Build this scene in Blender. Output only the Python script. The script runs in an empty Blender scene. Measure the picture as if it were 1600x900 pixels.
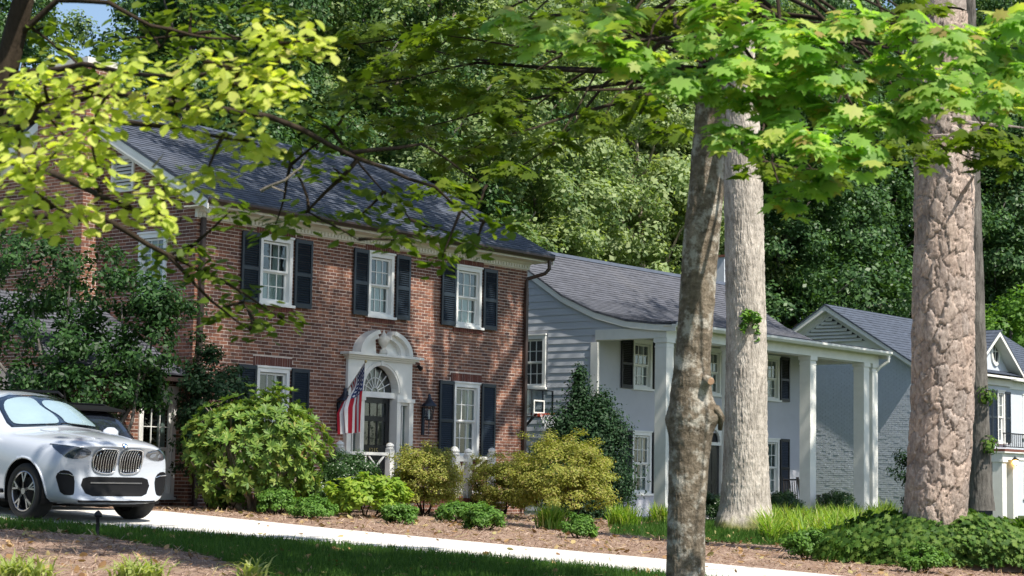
import bpy, bmesh, math, random
import numpy as np
from mathutils import Vector, Matrix, noise
from mathutils.bvhtree import BVHTree
random.seed(7); RNG = np.random.default_rng(11)
S = bpy.context.scene; COL = S.collection
# ------------------------------------------------------------------ camera, sky, sun, exposure
CAMZ = 1.5; YAW = math.radians(37.7); PITCH = math.radians(5.75); ROLL = math.radians(0.95); FPX = 3000.0
fw = Vector((math.cos(YAW)*math.cos(PITCH), math.sin(YAW)*math.cos(PITCH), math.sin(PITCH)))
r0 = Vector((math.sin(YAW), -math.cos(YAW), 0)); u0 = r0.cross(fw)
rt = math.cos(ROLL)*r0+math.sin(ROLL)*u0; up = math.cos(ROLL)*u0-math.sin(ROLL)*r0
CAM = Vector((0, 0, CAMZ))
cam = bpy.data.objects.new('camera', bpy.data.cameras.new('camera')); COL.objects.link(cam)
cam.matrix_world = Matrix(((rt.x, up.x, -fw.x, 0), (rt.y, up.y, -fw.y, 0), (rt.z, up.z, -fw.z, CAMZ), (0, 0, 0, 1)))
cam.data.sensor_width = 36; cam.data.lens = FPX/1600*36; cam.data.clip_end = 3000; cam.data.clip_start = .1
cam.data.dof.use_dof = True; cam.data.dof.focus_distance = 38; cam.data.dof.aperture_fstop = 4.0
S.camera = cam
SUN = Vector((-0.10, -0.585, 0.80)).normalized()
W = bpy.data.worlds.new('World'); S.world = W; W.use_nodes = True
nt = W.node_tree; sky = nt.nodes.new('ShaderNodeTexSky'); sky.sky_type = 'NISHITA'; sky.sun_disc = False
sky.sun_elevation = math.asin(SUN.z); sky.sun_rotation = math.atan2(SUN.x, SUN.y); sky.air_density = 1.0; sky.dust_density = 1.0
nt.links.new(sky.outputs[0], nt.nodes['Background'].inputs[0]); nt.nodes['Background'].inputs[1].default_value = 0.105
sl = bpy.data.lights.new('sun', 'SUN'); sl.energy = 5.0; sl.angle = math.radians(.55); sl.color = (1, .93, .82)
so = bpy.data.objects.new('sun', sl); COL.objects.link(so); so.rotation_euler = (-SUN).to_track_quat('-Z', 'Y').to_euler(); so.location = (0, 0, 40)
S.view_settings.view_transform = 'Standard'; S.view_settings.look = 'None'; S.view_settings.gamma = 1; S.view_settings.exposure = 0.7

# a pixel of the 1600x900 photograph gives a direction; the distance comes from planes, the ground, or a known depth
def ray(x, y): return fw+rt*((x-800)/FPX)-up*((y-450)/FPX)
def onY(x, y, Y): d = ray(x, y); return CAM+d*(Y/d.y)
def onX(x, y, X): d = ray(x, y); return CAM+d*(X/d.x)
def atD(x, y, D): return CAM+ray(x, y)*D
GY = [-400, 3, 14, 16.5, 20.4, 24, 30, 60, 400]; GZ = [-.1, 0, .46, .55, .71, .88, .95, 1.6, 4]
def gz(X, Y):
    z = float(np.interp(Y, GY, GZ)); t = min(max((X-28)/12, 0), 1)
    return z-.36*t*min(max((Y-14)/8, 0), 1)
def gp(x, y):
    lo, hi = 4., 120.
    for _ in range(40):
        m = (lo+hi)/2; p = atD(x, y, m)
        if p.z > gz(p.x, p.y): lo = m
        else: hi = m
    return p
def dep(p): return (Vector(p)-CAM).dot(fw)

# ------------------------------------------------------------------ mesh helpers
class MB:
    def __init__(s): s.v = []; s.f = []; s.m = []; s.mi = 0
    def add(s, vs, fs):
        b = len(s.v); s.v += [tuple(v) for v in vs]; s.f += [tuple(b+i for i in f) for f in fs]; s.m += [s.mi]*len(fs); return s
    def box(s, x0, y0, z0, x1, y1, z1):
        return s.add([(x0, y0, z0), (x1, y0, z0), (x1, y1, z0), (x0, y1, z0), (x0, y0, z1), (x1, y0, z1), (x1, y1, z1), (x0, y1, z1)],
                     [(3, 2, 1, 0), (4, 5, 6, 7), (0, 1, 5, 4), (1, 2, 6, 5), (2, 3, 7, 6), (3, 0, 4, 7)])
    def bar(s, a, b, w, h=None, upv=(0, 0, 1)):
        a = Vector(a); b = Vector(b); d = (b-a).normalized(); u = Vector(upv)
        if abs(d.dot(u)) > .95: u = Vector((1, 0, 0))
        x = d.cross(u).normalized()*w/2; y = x.cross(d).normalized()*(h or w)/2
        return s.add([a-x-y, a+x-y, a+x+y, a-x+y, b-x-y, b+x-y, b+x+y, b-x+y],
                     [(0, 1, 2, 3), (7, 6, 5, 4), (0, 4, 5, 1), (1, 5, 6, 2), (2, 6, 7, 3), (3, 7, 4, 0)])
    def tube(s, pts, rads, seg=8, cap=True):
        pts = [Vector(p) for p in pts]; n = len(pts); vs = []; fs = []
        if not hasattr(rads, '__len__'): rads = [rads]*n
        ref = Vector((.3, .9, .1))
        for i, p in enumerate(pts):
            d = (pts[min(i+1, n-1)]-pts[max(i-1, 0)]).normalized()
            if abs(d.dot(ref)) > .97: ref = Vector((.9, .1, .4))
            x = d.cross(ref).normalized(); y = d.cross(x)
            ref = y.cross(d) if False else ref
            for k in range(seg):
                a = 2*math.pi*k/seg; vs.append(p+(x*math.cos(a)+y*math.sin(a))*rads[i])
        for i in range(n-1):
            for k in range(seg):
                fs.append((i*seg+k, i*seg+(k+1) % seg, (i+1)*seg+(k+1) % seg, (i+1)*seg+k))
        if cap: fs.append(tuple(range(seg))[::-1]); fs.append(tuple((n-1)*seg+k for k in range(seg)))
        return s.add(vs, fs)
    def lathe(s, prof, c=(0, 0, 0), seg=16):
        c = Vector(c); n = len(prof); vs = []; fs = []
        for r, z in prof:
            for k in range(seg):
                a = 2*math.pi*k/seg; vs.append(c+Vector((r*math.cos(a), r*math.sin(a), z)))
        for i in range(n-1):
            for k in range(seg): fs.append((i*seg+k, i*seg+(k+1) % seg, (i+1)*seg+(k+1) % seg, (i+1)*seg+k))
        fs.append(tuple(range(seg))[::-1]); fs.append(tuple((n-1)*seg+k for k in range(seg)))
        return s.add(vs, fs)
    def prism(s, poly, y0, y1, f=lambda x, y, z: (x, y, z)):      # poly in (x, z), extruded along y
        n = len(poly); vs = [f(x, y0, z) for x, z in poly]+[f(x, y1, z) for x, z in poly]
        return s.add(vs, [tuple(range(n)), tuple(range(2*n-1, n-1, -1))]+[(i, n+i, n+(i+1) % n, (i+1) % n) for i in range(n)])
    def mesh(s, name, mats, smooth=False):
        me = bpy.data.meshes.new(name); me.from_pydata(s.v, [], s.f)
        for m in (mats if isinstance(mats, (list, tuple)) else [mats]): me.materials.append(m)
        if any(s.m): me.polygons.foreach_set('material_index', s.m)
        if smooth: me.polygons.foreach_set('use_smooth', [True]*len(me.polygons))
        me.update(); return me
    def build(s, name, mats, parent=None, loc=(0, 0, 0), rz=0., smooth=False):
        return link(name, s.mesh(name, mats, smooth), parent, loc, rz)
def link(name, me, parent=None, loc=(0, 0, 0), rz=0.):
    o = bpy.data.objects.new(name, me); COL.objects.link(o); o.parent = parent; o.location = loc; o.rotation_euler = (0, 0, rz); return o
def thing(name, label, cat, loc=(0, 0, 0), rz=0., group=None):
    o = link(name, None, None, loc, rz); o.empty_display_size = .2; return tag(o, label, cat, group)
def tag(o, label, cat=None, group=None, kind=None):
    o['label'] = label
    if cat: o['category'] = cat
    if group: o['group'] = group
    if kind: o['kind'] = kind
    return o
def structure(o, label=None):
    o['kind'] = 'structure'
    if label: o['label'] = label
    return o
def shift(mb, off):          # world-built geometry -> relative to a thing's base
    off = Vector(off); mb.v = [tuple(Vector(v)-off) for v in mb.v]; return mb
CACHE = {}
def cached(key, fn):
    if key not in CACHE: CACHE[key] = fn()
    return CACHE[key]

# ------------------------------------------------------------------ materials
class NT:
    def __init__(s, name):
        s.mat = bpy.data.materials.new(name); s.mat.use_nodes = True; s.t = s.mat.node_tree; s.b = s.t.nodes['Principled BSDF']; s.out = s.t.nodes['Material Output']
    def n(s, typ, **kw):
        o = s.t.nodes.new('ShaderNode'+typ)
        for k, v in kw.items(): setattr(o, k, v)
        return o
    def l(s, a, b): s.t.links.new(a, b)
    def noise(s, scale, detail=4, rough=.55, vec=None, sc=None):
        o = s.n('TexNoise'); o.inputs['Scale'].default_value = scale; o.inputs['Detail'].default_value = detail; o.inputs['Roughness'].default_value = rough
        v = vec or s.n('TexCoord').outputs['Object']
        if sc: m = s.n('Mapping'); m.inputs['Scale'].default_value = sc; s.l(v, m.inputs[0]); v = m.outputs[0]
        s.l(v, o.inputs['Vector']); return o.outputs['Fac']
    def ramp(s, fac, stops):
        o = s.n('ValToRGB'); e = o.color_ramp.elements
        while len(e) < len(stops): e.new(.5)
        for i, (p, c) in enumerate(stops): e[i].position = p; e[i].color = (*c, 1)
        s.l(fac, o.inputs[0]); return o.outputs[0]
    def mix(s, f, a, b, mode='MIX'):
        o = s.n('MixRGB', blend_type=mode)
        for i, v in enumerate((f, a, b)):
            if hasattr(v, 'links') or hasattr(v, 'is_linked'): s.l(v, o.inputs[i])
            else: o.inputs[i].default_value = v if i == 0 else (*v, 1)
        return o.outputs[0]
    def bump(s, h, strength=.4, dist=.02):
        o = s.n('Bump'); o.inputs['Strength'].default_value = strength; o.inputs['Distance'].default_value = dist
        s.l(h, o.inputs['Height']); s.l(o.outputs[0], s.b.inputs['Normal'])
    def set(s, **kw):
        nm = dict(rough='Roughness', metal='Metallic', spec='Specular IOR Level', coat='Coat Weight', coatr='Coat Roughness')
        for k, v in kw.items(): s.b.inputs[nm[k]].default_value = v
        return s
def plain(name, col, rough=.6, metal=0, var=.12, scale=6., bump=0, spec=.5, coat=0, sc=None, dirt=None):
    m = NT(name); m.set(rough=rough, metal=metal, spec=spec, coat=coat)
    f = m.noise(scale, 5, .6, sc=sc); a = [c*(1-var) for c in col]; b = [min(c*(1+var), .95) for c in col]
    c = m.ramp(f, [(.3, a), (.7, b)])
    if dirt: c = m.mix(m.ramp(m.noise(dirt[0], 6, .65), [(.5, (0, 0, 0)), (.75, (dirt[1],)*3)]), c, dirt[2])
    m.l(c, m.b.inputs['Base Color'])
    if bump: m.bump(f, bump, .01)
    return m.mat
def brick_mat(name, cols, rough=.85):
    m = NT(name); m.set(rough=rough, spec=.25)
    g = m.n('NewGeometry'); oi = m.n('ObjectInfo'); ad = m.n('Math', operation='ADD'); fr = m.n('Math', operation='FRACT')
    m.l(g.outputs['Random Per Island'], ad.inputs[0]); m.l(oi.outputs['Random'], ad.inputs[1]); m.l(ad.outputs[0], fr.inputs[0])
    c = m.ramp(fr.outputs[0], [(i/(len(cols)-1), k) for i, k in enumerate(cols)])
    f = m.noise(40, 5, .7); c = m.mix(.35, c, m.ramp(f, [(.3, (.35,)*3), (.7, (1, 1, 1))]), 'MULTIPLY')
    big = m.noise(.7, 3, .6); c = m.mix(.35, c, m.ramp(big, [(.3, (.6,)*3), (.7, (1.2,)*3)]), 'MULTIPLY')
    m.l(c, m.b.inputs['Base Color']); m.bump(f, .5, .004); return m.mat
def glass_mat(name, tint=(.75, .8, .8), op=.35, rough=.02):
    m = NT(name); t = m.n('BsdfTransparent'); t.inputs[0].default_value = (*tint, 1); gl = m.n('BsdfGlossy'); gl.inputs['Roughness'].default_value = rough
    gl.inputs[0].default_value = (.9, .95, 1, 1)
    lw = m.n('LayerWeight'); lw.inputs[0].default_value = .5; pw = m.n('Math', operation='POWER'); pw.inputs[1].default_value = 3.; m.l(lw.outputs['Facing'], pw.inputs[0]); fa = m.n('Math', operation='MULTIPLY_ADD'); fa.inputs[1].default_value = .7; fa.inputs[2].default_value = op*.25; m.l(pw.outputs[0], fa.inputs[0]); mx = m.n('MixShader'); m.l(fa.outputs[0], mx.inputs[0]); m.l(t.outputs[0], mx.inputs[1]); m.l(gl.outputs[0], mx.inputs[2])
    nb = m.noise(3, 2); bp = m.n('Bump'); bp.inputs['Strength'].default_value = .05; bp.inputs['Distance'].default_value = .02; m.l(nb, bp.inputs['Height']); m.l(bp.outputs[0], gl.inputs['Normal'])
    m.l(mx.outputs[0], m.out.inputs[0]); return m.mat
def leaf_mat(name, cols, trans=.45, gloss=.3, rough=.45, tboost=1.4, rare=False):
    m = NT(name); at = m.n('Attribute', attribute_name='rnd'); c = m.ramp(at.outputs['Fac'], [((.93*i/(len(cols)-2) if rare and i < len(cols)-1 else i/(len(cols)-1)), k) for i, k in enumerate(cols)])
    big = m.noise(.9, 2); c = m.mix(.5, c, m.ramp(big, [(.35, (.72,)*3), (.65, (1.15,)*3)]), 'MULTIPLY')
    m.l(c, m.b.inputs['Base Color']); m.set(rough=rough, spec=gloss)
    tr = m.n('BsdfTranslucent'); tc = m.mix(1., c, (1.15*tboost, 1.2*tboost, .45*tboost), 'MULTIPLY'); m.l(tc, tr.inputs[0])
    mx = m.n('MixShader'); mx.inputs[0].default_value = trans; m.l(m.b.outputs[0], mx.inputs[1]); m.l(tr.outputs[0], mx.inputs[2]); m.l(mx.outputs[0], m.out.inputs[0])
    return m.mat
M = {}
M['brick'] = brick_mat('red_brick', [(.105, .05, .038), (.205, .088, .058), (.285, .125, .08), (.145, .072, .058), (.24, .10, .064), (.34, .17, .112), (.115, .06, .052), (.215, .094, .064)])
M['soldier'] = brick_mat('soldier_brick', [(.15, .058, .046), (.19, .068, .05), (.135, .058, .048), (.2, .08, .058)])
M['mortar'] = plain('mortar', (.62, .53, .47), .95, 0, .15, 12, .3)
M['trim'] = plain('white_trim', (.74, .74, .70), .45, 0, .05, 3, dirt=(1.3, .25, (.45, .43, .38)))
M['cream'] = plain('cream_soffit', (.66, .62, .50), .55, 0, .05, 3)
M['sash'] = plain('sash_paint', (.78, .79, .77), .4, 0, .04, 5)
M['glass'] = glass_mat('window_glass', (.72, .78, .78), .3)
M['room'] = plain('dark_room', (.03, .032, .035), .9, 0, .2, 2)
M['curtain'] = plain('pale_curtain', (.80, .84, .80), .9, 0, .12, 14, sc=(6, 6, .3))
M['shutter'] = plain('navy_shutter_paint', (.012, .020, .030), .38, 0, .2, 5)
M['blackpaint'] = plain('black_shutter_paint', (.008, .009, .012), .4, 0, .2, 5)
M['copper'] = plain('brown_gutter_metal', (.058, .038, .032), .4, .3, .2, 3)
M['roofblue'] = plain('slate_shingles', (.062, .075, .105), .85, 0, .35, 7, .4, sc=(.5, 1.2, 1.2), dirt=(.6, .5, (.12, .125, .14)))
M['roofgrey'] = plain('grey_shingles', (.078, .083, .102), .9, 0, .3, 6, .4, sc=(.5, 1.2, 1.2), dirt=(.5, .5, (.12, .12, .13)))
M['roofdark'] = plain('dark_blue_shingles', (.055, .07, .10), .85, 0, .3, 6, .4, sc=(.5, 1.2, 1.2))
M['siding'] = plain('grey_white_siding_paint', (.46, .49, .54), .55, 0, .06, 2.5, .08, sc=(1, .25, 3), dirt=(1.2, .3, (.4, .42, .44)))
M['stucco'] = plain('pale_stucco', (.48, .49, .54), .8, 0, .06, 1.5, .1)
M['whitebrick'] = plain('white_painted_brick', (.50, .54, .60), .7, 0, .06, 8, .2)
M['concrete'] = plain('pale_concrete', (.60, .58, .54), .85, 0, .08, 1.2, .2, dirt=(2.5, .35, (.45, .42, .38)))
M['door'] = plain('black_door_paint', (.010, .011, .013), .25, 0, .2, 3)
M['gold'] = plain('brass_numbers', (.45, .36, .16), .35, .7, .1, 9)
M['iron'] = plain('black_iron', (.012, .013, .016), .5, .4, .2, 8)
M['lampblue'] = plain('lantern_metal', (.03, .04, .06), .4, .6, .3, 8)
M['wood'] = plain('dark_stained_wood', (.03, .024, .02), .5, 0, .2, 8)
M['asphalt'] = plain('asphalt', (.05, .05, .052), .9, 0, .25, 30, .4)
M['orange'] = plain('hoop_rim_paint', (.55, .07, .03), .4, 0, .1, 5)
M['net'] = plain('net_cord', (.7, .72, .72), .9, 0, .1, 20)
M['acrylic'] = glass_mat('acrylic_backboard', (.82, .86, .86), .18)
M['urn'] = plain('weathered_urn', (.62, .60, .54), .6, 0, .15, 9)
# ------------------------------------------------------------------ the ground
def sheet(name, mat, xs, ys, dz, inside=lambda x, y: True, skirt=0):
    mb = MB(); idx = {}
    def vi(i, j):
        if (i, j) not in idx: idx[(i, j)] = len(mb.v); mb.v.append((xs[i], ys[j], gz(xs[i], ys[j])+dz))
        return idx[(i, j)]
    for i in range(len(xs)-1):
        for j in range(len(ys)-1):
            if inside((xs[i]+xs[i+1])/2, (ys[j]+ys[j+1])/2):
                mb.f.append((vi(i, j), vi(i+1, j), vi(i+1, j+1), vi(i, j+1))); mb.m.append(0)
    return mb.build(name, mat, smooth=True)
def lawn_material():
    m = NT('lawn_soil'); m.set(rough=.95, spec=.1)
    f = m.noise(1.3, 6, .65); g = m.noise(60, 3, .7)
    c = m.mix(.5, m.ramp(f, [(.3, (.035, .06, .018)), (.6, (.05, .075, .022)), (.8, (.10, .085, .04))]), m.ramp(g, [(.3, (.03, .05, .015)), (.7, (.075, .1, .035))]))
    m.l(c, m.b.inputs['Base Color']); m.bump(g, .6, .03); return m.mat
def mulch_material():
    m = NT('mulch'); m.set(rough=.95, spec=.1)
    f = m.noise(45, 6, .7, sc=(1, .35, 1)); g = m.noise(1.6, 4, .6)
    c = m.mix(.35, m.ramp(f, [(.25, (.12, .075, .055)), (.5, (.28, .19, .145)), (.75, (.44, .33, .26))]), m.ramp(g, [(.3, (.20, .135, .10)), (.7, (.40, .30, .24))]))
    m.l(c, m.b.inputs['Base Color']); m.bump(f, .8, .03); return m.mat
M['lawn'] = lawn_material(); M['mulch'] = mulch_material()
xs = sorted(set([-400, -250, -150, -80, -40, -20, 0]+[i*1. for i in range(5, 70)]+[28., 40., 75, 85, 100, 130, 170, 230, 320, 450, 700]))
ys = sorted(set([-400, -250, -120, -60, -30, -15]+[i*1. for i in range(-8, 50)]+GY[1:-1]+[55, 65, 80, 100, 140, 200, 300, 400, 600]))
structure(sheet('ground', M['lawn'], xs, ys, 0), 'lawn and soil sloping gently down to the street')
fx = [i*.5 for i in range(-160, 280)]
structure(sheet('street', M['asphalt'], fx, [-5, -4, -2, 0, 1, 2, 2.6], .012), 'grey asphalt street in front of the yards')
DRL_Y = [2, 10, 13, 15.3, 18, 20, 22, 23, 24, 26, 30, 40]; DRL_X = [18.6, 19.3, 19.5, 19.5, 19.1, 18.6, 17.8, 17.2, 16.4, 15.4, 15, 15]
DRR_Y = [2, 10, 16, 22, 36]; DRR_X = [22.4, 21.75, 21.8, 21.8, 21.7]
def drl(Y): return float(np.interp(Y, DRL_Y, DRL_X))
def drr(Y): return float(np.interp(Y, DRR_Y, DRR_X))
# driveway: slabs of concrete between shallow joints, one child each
drv = structure(link('driveway', None), 'pale sunlit concrete driveway running from the street past the brick house')
ye = 2.4; k = 0
while ye < 35.9:
    y2 = min(ye+2.6, 36); mb = MB(); n = 14
    for j in range(n):
        ya, yb = ye+.012+(y2-ye-.024)*j/n, ye+.012+(y2-ye-.024)*(j+1)/n
        for i in range(6):
            q = []
            for (t, yy) in ((i/6, ya), ((i+1)/6, ya), ((i+1)/6, yb), (i/6, yb)):
                x = drl(yy)+(drr(yy)-drl(yy))*t; q.append((x, yy, gz(x, yy)+.035))
            mb.add(q, [(0, 1, 2, 3)])
        for xx, s in ((drl, 0), (drr, 1)):
            a, b = (xx(ya), ya, gz(xx(ya), ya)+.035), (xx(yb), yb, gz(xx(yb), yb)+.035)
            mb.add([a, b, (b[0], b[1], b[2]-.15), (a[0], a[1], a[2]-.15)], [(0, 1, 2, 3)])
    mb.build('slab', M['concrete'], drv); ye = y2
# mulch beds
def poly_in(P):
    def f(x, y):
        c = False; n = len(P)
        for i in range(n):
            (x0, y0), (x1, y1) = P[i], P[(i+1) % n]
            if (y0 > y) != (y1 > y) and x < (x1-x0)*(y-y0)/(y1-y0)+x0: c = not c
        return c
    return f
def px2g(L): return [(p.x, p.y) for p in (gp(x, y) for x, y in L)]
BEDL = px2g([(-120, 826), (0, 828), (150, 839), (250, 857), (330, 872), (400, 898), (440, 925)])+[(12.5, 12.6), (9, 12), (7, 16), (8, 22)]
bedl = poly_in(BEDL)
def bedr(x, y):
    if x < drr(y)+.0: return False
    return 8 < y < 27 and x < np.interp(y, [8, 11, 14, 17, 18.6, 20, 23, 27], [34, 30, 28.5, 26.6, 26.8, 29, 35.5, 36])
bf = lambda a, b, s: [a+i*s for i in range(int((b-a)/s)+1)]
structure(sheet('mulch_bed', M['mulch'], bf(6, 20, .2), bf(11, 24, .2), .016, bedl), 'sunlit mulch bed in the near left corner')
structure(sheet('mulch_bed', M['mulch'], bf(21, 37, .2), bf(8, 27.1, .2), .018, bedr), 'mulch bed along the right edge of the driveway')

# ------------------------------------------------------------------ building parts
def TW(o, side):      # facade frame: u to the viewer's right, n inward, z up
    ox, oy, oz = o
    if side == 'front': return lambda u, n, z: (ox+u, oy+n, oz+z)
    return lambda u, n, z: (ox+n, oy-u, oz+z)
def seg_minus(a, b, cuts):
    out = [(a, b)]
    for c, d in cuts:
        nw = []
        for p, q in out:
            if d <= p or c >= q: nw.append((p, q)); continue
            if c > p: nw.append((p, c))
            if d < q: nw.append((d, q))
        out = nw
    return out
CO = .0677; BL = .2032
def brick_rects(u0, u1, z0, z1, holes, top=None, off=0):
    R = []; i = 0; z = z0
    while z+CO <= z1+.001:
        zz = z+CO-.014; lim0, lim1 = u0, u1
        if top:
            r = top(zz)
            if r is None: break
            lim0, lim1 = max(u0, r[0]), min(u1, r[1])
        cuts = [(h[0], h[1]) for h in holes if h[2] < zz-.01 and h[3] > z+.01]
        u = u0-(.5 if (i+off) % 2 else 0)*BL
        while u < lim1:
            a, b = max(u+.007, lim0), min(u+BL-.007, lim1)
            for p, q in (seg_minus(a, b, cuts) if b > a else []):
                if q-p > .025: R.append((p, q, z, zz))
            u += BL
        z += CO; i += 1
    return R
def bricks_mb(R, T, proud=.009, jit=.003):
    mb = MB()
    for a, b, c, d in R:
        f = -random.uniform(-jit*.5, jit); j = lambda: random.uniform(-.002, .002)
        mb.add([T(a+j(), f, c+j()), T(b+j(), f, c+j()), T(b+j(), f, d+j()), T(a+j(), f, d+j()), T(a, proud+.004, c), T(b, proud+.004, c), T(b, proud+.004, d), T(a, proud+.004, d)],
               [(0, 1, 2, 3), (4, 5, 1, 0), (5, 6, 2, 1), (6, 7, 3, 2), (7, 4, 0, 3)])
    return mb
def wall_mb(u0, u1, z0, z1, holes, T, n0=.005, n1=.24, mb=None):
    mb = mb or MB(); us = sorted(set([u0, u1]+[min(max(h[k], u0), u1) for h in holes for k in (0, 1)])); zs = sorted(set([z0, z1]+[min(max(h[k], z0), z1) for h in holes for k in (2, 3)]))
    for i in range(len(us)-1):
        for j in range(len(zs)-1):
            cu, cz = (us[i]+us[i+1])/2, (zs[j]+zs[j+1])/2
            if any(h[0] < cu < h[1] and h[2] < cz < h[3] for h in holes): continue
            a, b, c, d = us[i], us[i+1], zs[j], zs[j+1]
            inh = lambda u, z: any(h[0] < u < h[1] and h[2] < z < h[3] for h in holes) or not (u0 < u < u1 and z0 < z < z1)
            V = [T(a, n0, c), T(b, n0, c), T(b, n0, d), T(a, n0, d), T(a, n1, c), T(b, n1, c), T(b, n1, d), T(a, n1, d)]
            F = [(0, 1, 2, 3), (7, 6, 5, 4)]; e = 1e-3
            if inh(cu, c-e): F.append((4, 5, 1, 0))
            if inh(b+e, cz): F.append((5, 6, 2, 1))
            if inh(cu, d+e): F.append((6, 7, 3, 2))
            if inh(a-e, cz): F.append((7, 4, 0, 3))
            mb.add(V, F)
    return mb
def window(parent, pos, rz, w, h, cols=3, rows=2, curtain=.5, frame='sash', sill=True, cas=.085, seed=0, blind=True):
    """sash window: frame mesh, two sashes, one pane object each, curtain behind; local x right, y inward, z up"""
    def fr():
        mb = MB(); c = cas
        for x0, x1, z0, z1 in ((-w/2, -w/2+c, 0, h), (w/2-c, w/2, 0, h), (-w/2+c, w/2-c, h-c, h), (-w/2+c, w/2-c, 0, c*.6)): mb.box(x0, -.03, z0, x1, .12, z1)
        mb.box(-w/2-.02, -.055, h+.001, w/2+.02, .02, h+.04)
        if sill: mb.box(-w/2-.05, -.085, -.055, w/2+.05, .1, -.002)
        return mb.mesh('window', M[frame])
    o = link('window', cached(('wf', w, h, frame, sill, cas), fr), parent, pos, rz)
    iw = w-2*cas; z0 = cas*.6; ih = h-cas-z0; sh = ih/2; st = .04; mu = .018
    def sash():
        mb = MB()
        for x0, x1, a, b in ((-iw/2, -iw/2+st, 0, sh), (iw/2-st, iw/2, 0, sh), (-iw/2+st, iw/2-st, 0, st), (-iw/2+st, iw/2-st, sh-st, sh)): mb.box(x0+.001, 0, a, x1-.001, .035, b)
        pw = (iw-2*st)/cols; ph = (sh-2*st)/rows
        for i in range(1, cols): mb.box(-iw/2+st+i*pw-mu/2, .004, st, -iw/2+st+i*pw+mu/2, .03, sh-st)
        for j in range(1, rows): mb.box(-iw/2+st, .0055, st+j*ph-mu/2, iw/2-st, .0285, st+j*ph+mu/2)
        return mb.mesh('sash', M[frame])
    sm = cached(('ws', w, h, frame, cols, rows, cas), sash); pw = (iw-2*st)/cols; ph = (sh-2*st)/rows
    pm = cached(('wp', round(pw, 3), round(ph, 3)), lambda: MB().box(-pw/2+mu/2, -.003, -ph/2+mu/2, pw/2-mu/2, .003, ph/2-mu/2).mesh('pane', M['glass']))
    for k, (zz, yy) in enumerate(((z0+.001, .07), (z0+sh-.012, .03))):
        link('sash', sm, o, (0, yy, zz))
        for i in range(cols):
            for j in range(rows): link('pane', pm, o, (-iw/2+st+(i+.5)*pw, yy+.02, zz+st+(j+.5)*ph))
    def rm():
        mb = MB(); a = w/2-.02; d = 1.1
        mb.add([(-a, .125, .02), (a, .125, .02), (a, .125, h-.02), (-a, .125, h-.02), (-a*1.6, d, -.3), (a*1.6, d, -.3), (a*1.6, d, h), (-a*1.6, d, h)], [(4, 5, 6, 7), (0, 4, 7, 3), (1, 2, 6, 5), (3, 7, 6, 2), (0, 1, 5, 4)])
        return mb.mesh('room_lining', M['room'])
    link('room_lining', cached(('wr', w, h), rm), o)
    if curtain:
        def cu():
            mb = MB(); rnd = random.Random(seed); n = 28
            for lo, hi, x0, x1 in ((0.02, h*.52, -iw/2, iw/2),) if blind else ((.02, h-.05, -iw/2, -iw/2+iw*.26), (.02, h-.05, iw/2-iw*.26, iw/2)):
                pts = [(x0+(x1-x0)*i/n, .17+.02*math.sin(i*1.9)+.012*rnd.random()) for i in range(n+1)]
                for i in range(n): mb.add([(*pts[i], lo), (*pts[i+1], lo), (*pts[i+1], hi), (*pts[i], hi)], [(0, 1, 2, 3)])
            if blind:
                for x0, x1 in ((-iw/2, -iw/2+iw*.3), (iw/2-iw*.3, iw/2)):
                    for i in range(10):
                        a, b = x0+(x1-x0)*i/10, x0+(x1-x0)*(i+1)/10; ya, yb = .24+.03*math.sin(i*2.2), .24+.03*math.sin((i+1)*2.2)
                        mb.add([(a, ya, h*.5), (b, yb, h*.5), (b, yb, h-.05), (a, ya, h-.05)], [(0, 1, 2, 3)])
            return mb.mesh('curtain', M['curtain'])
        link('curtain', cached(('wc', w, h, blind), cu), o)
    return o
def shutter(parent, pos, rz, w, h, mat='shutter'):
    def mk():
        mb = MB(); st = .055
        mb.box(-w/2, 0, 0, -w/2+st, .035, h); mb.box(w/2-st, 0, 0, w/2, .035, h)
        for a, b in ((0, .09), (h*.46, h*.46+.07), (h-.08, h)): mb.box(-w/2+st, .001, a, w/2-st, .034, b)
        for a, b in ((.09, h*.46), (h*.46+.07, h-.08)):
            n = int((b-a)/.045)
            for i in range(n):
                z = a+(i+.5)*(b-a)/n
                mb.add([(-w/2+st, .004, z-.022), (w/2-st, .004, z-.022), (w/2-st, .03, z+.022), (-w/2+st, .03, z+.022), (-w/2+st, .010, z-.024), (w/2-st, .010, z-.024), (w/2-st, .034, z+.020), (-w/2+st, .034, z+.020)], [(0, 1, 2, 3), (7, 6, 5, 4), (0, 4, 5, 1), (3, 2, 6, 7)])
        mb.box(-w/2-.01, .012, h*.12, -w/2, .03, h*.12+.06); mb.box(w/2, .012, h*.88, w/2+.01, .03, h*.88+.06)
        return mb.mesh('shutter', M[mat])
    return link('shutter', cached(('sh', round(w, 2), round(h, 2), mat), mk), parent, pos, rz)
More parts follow.
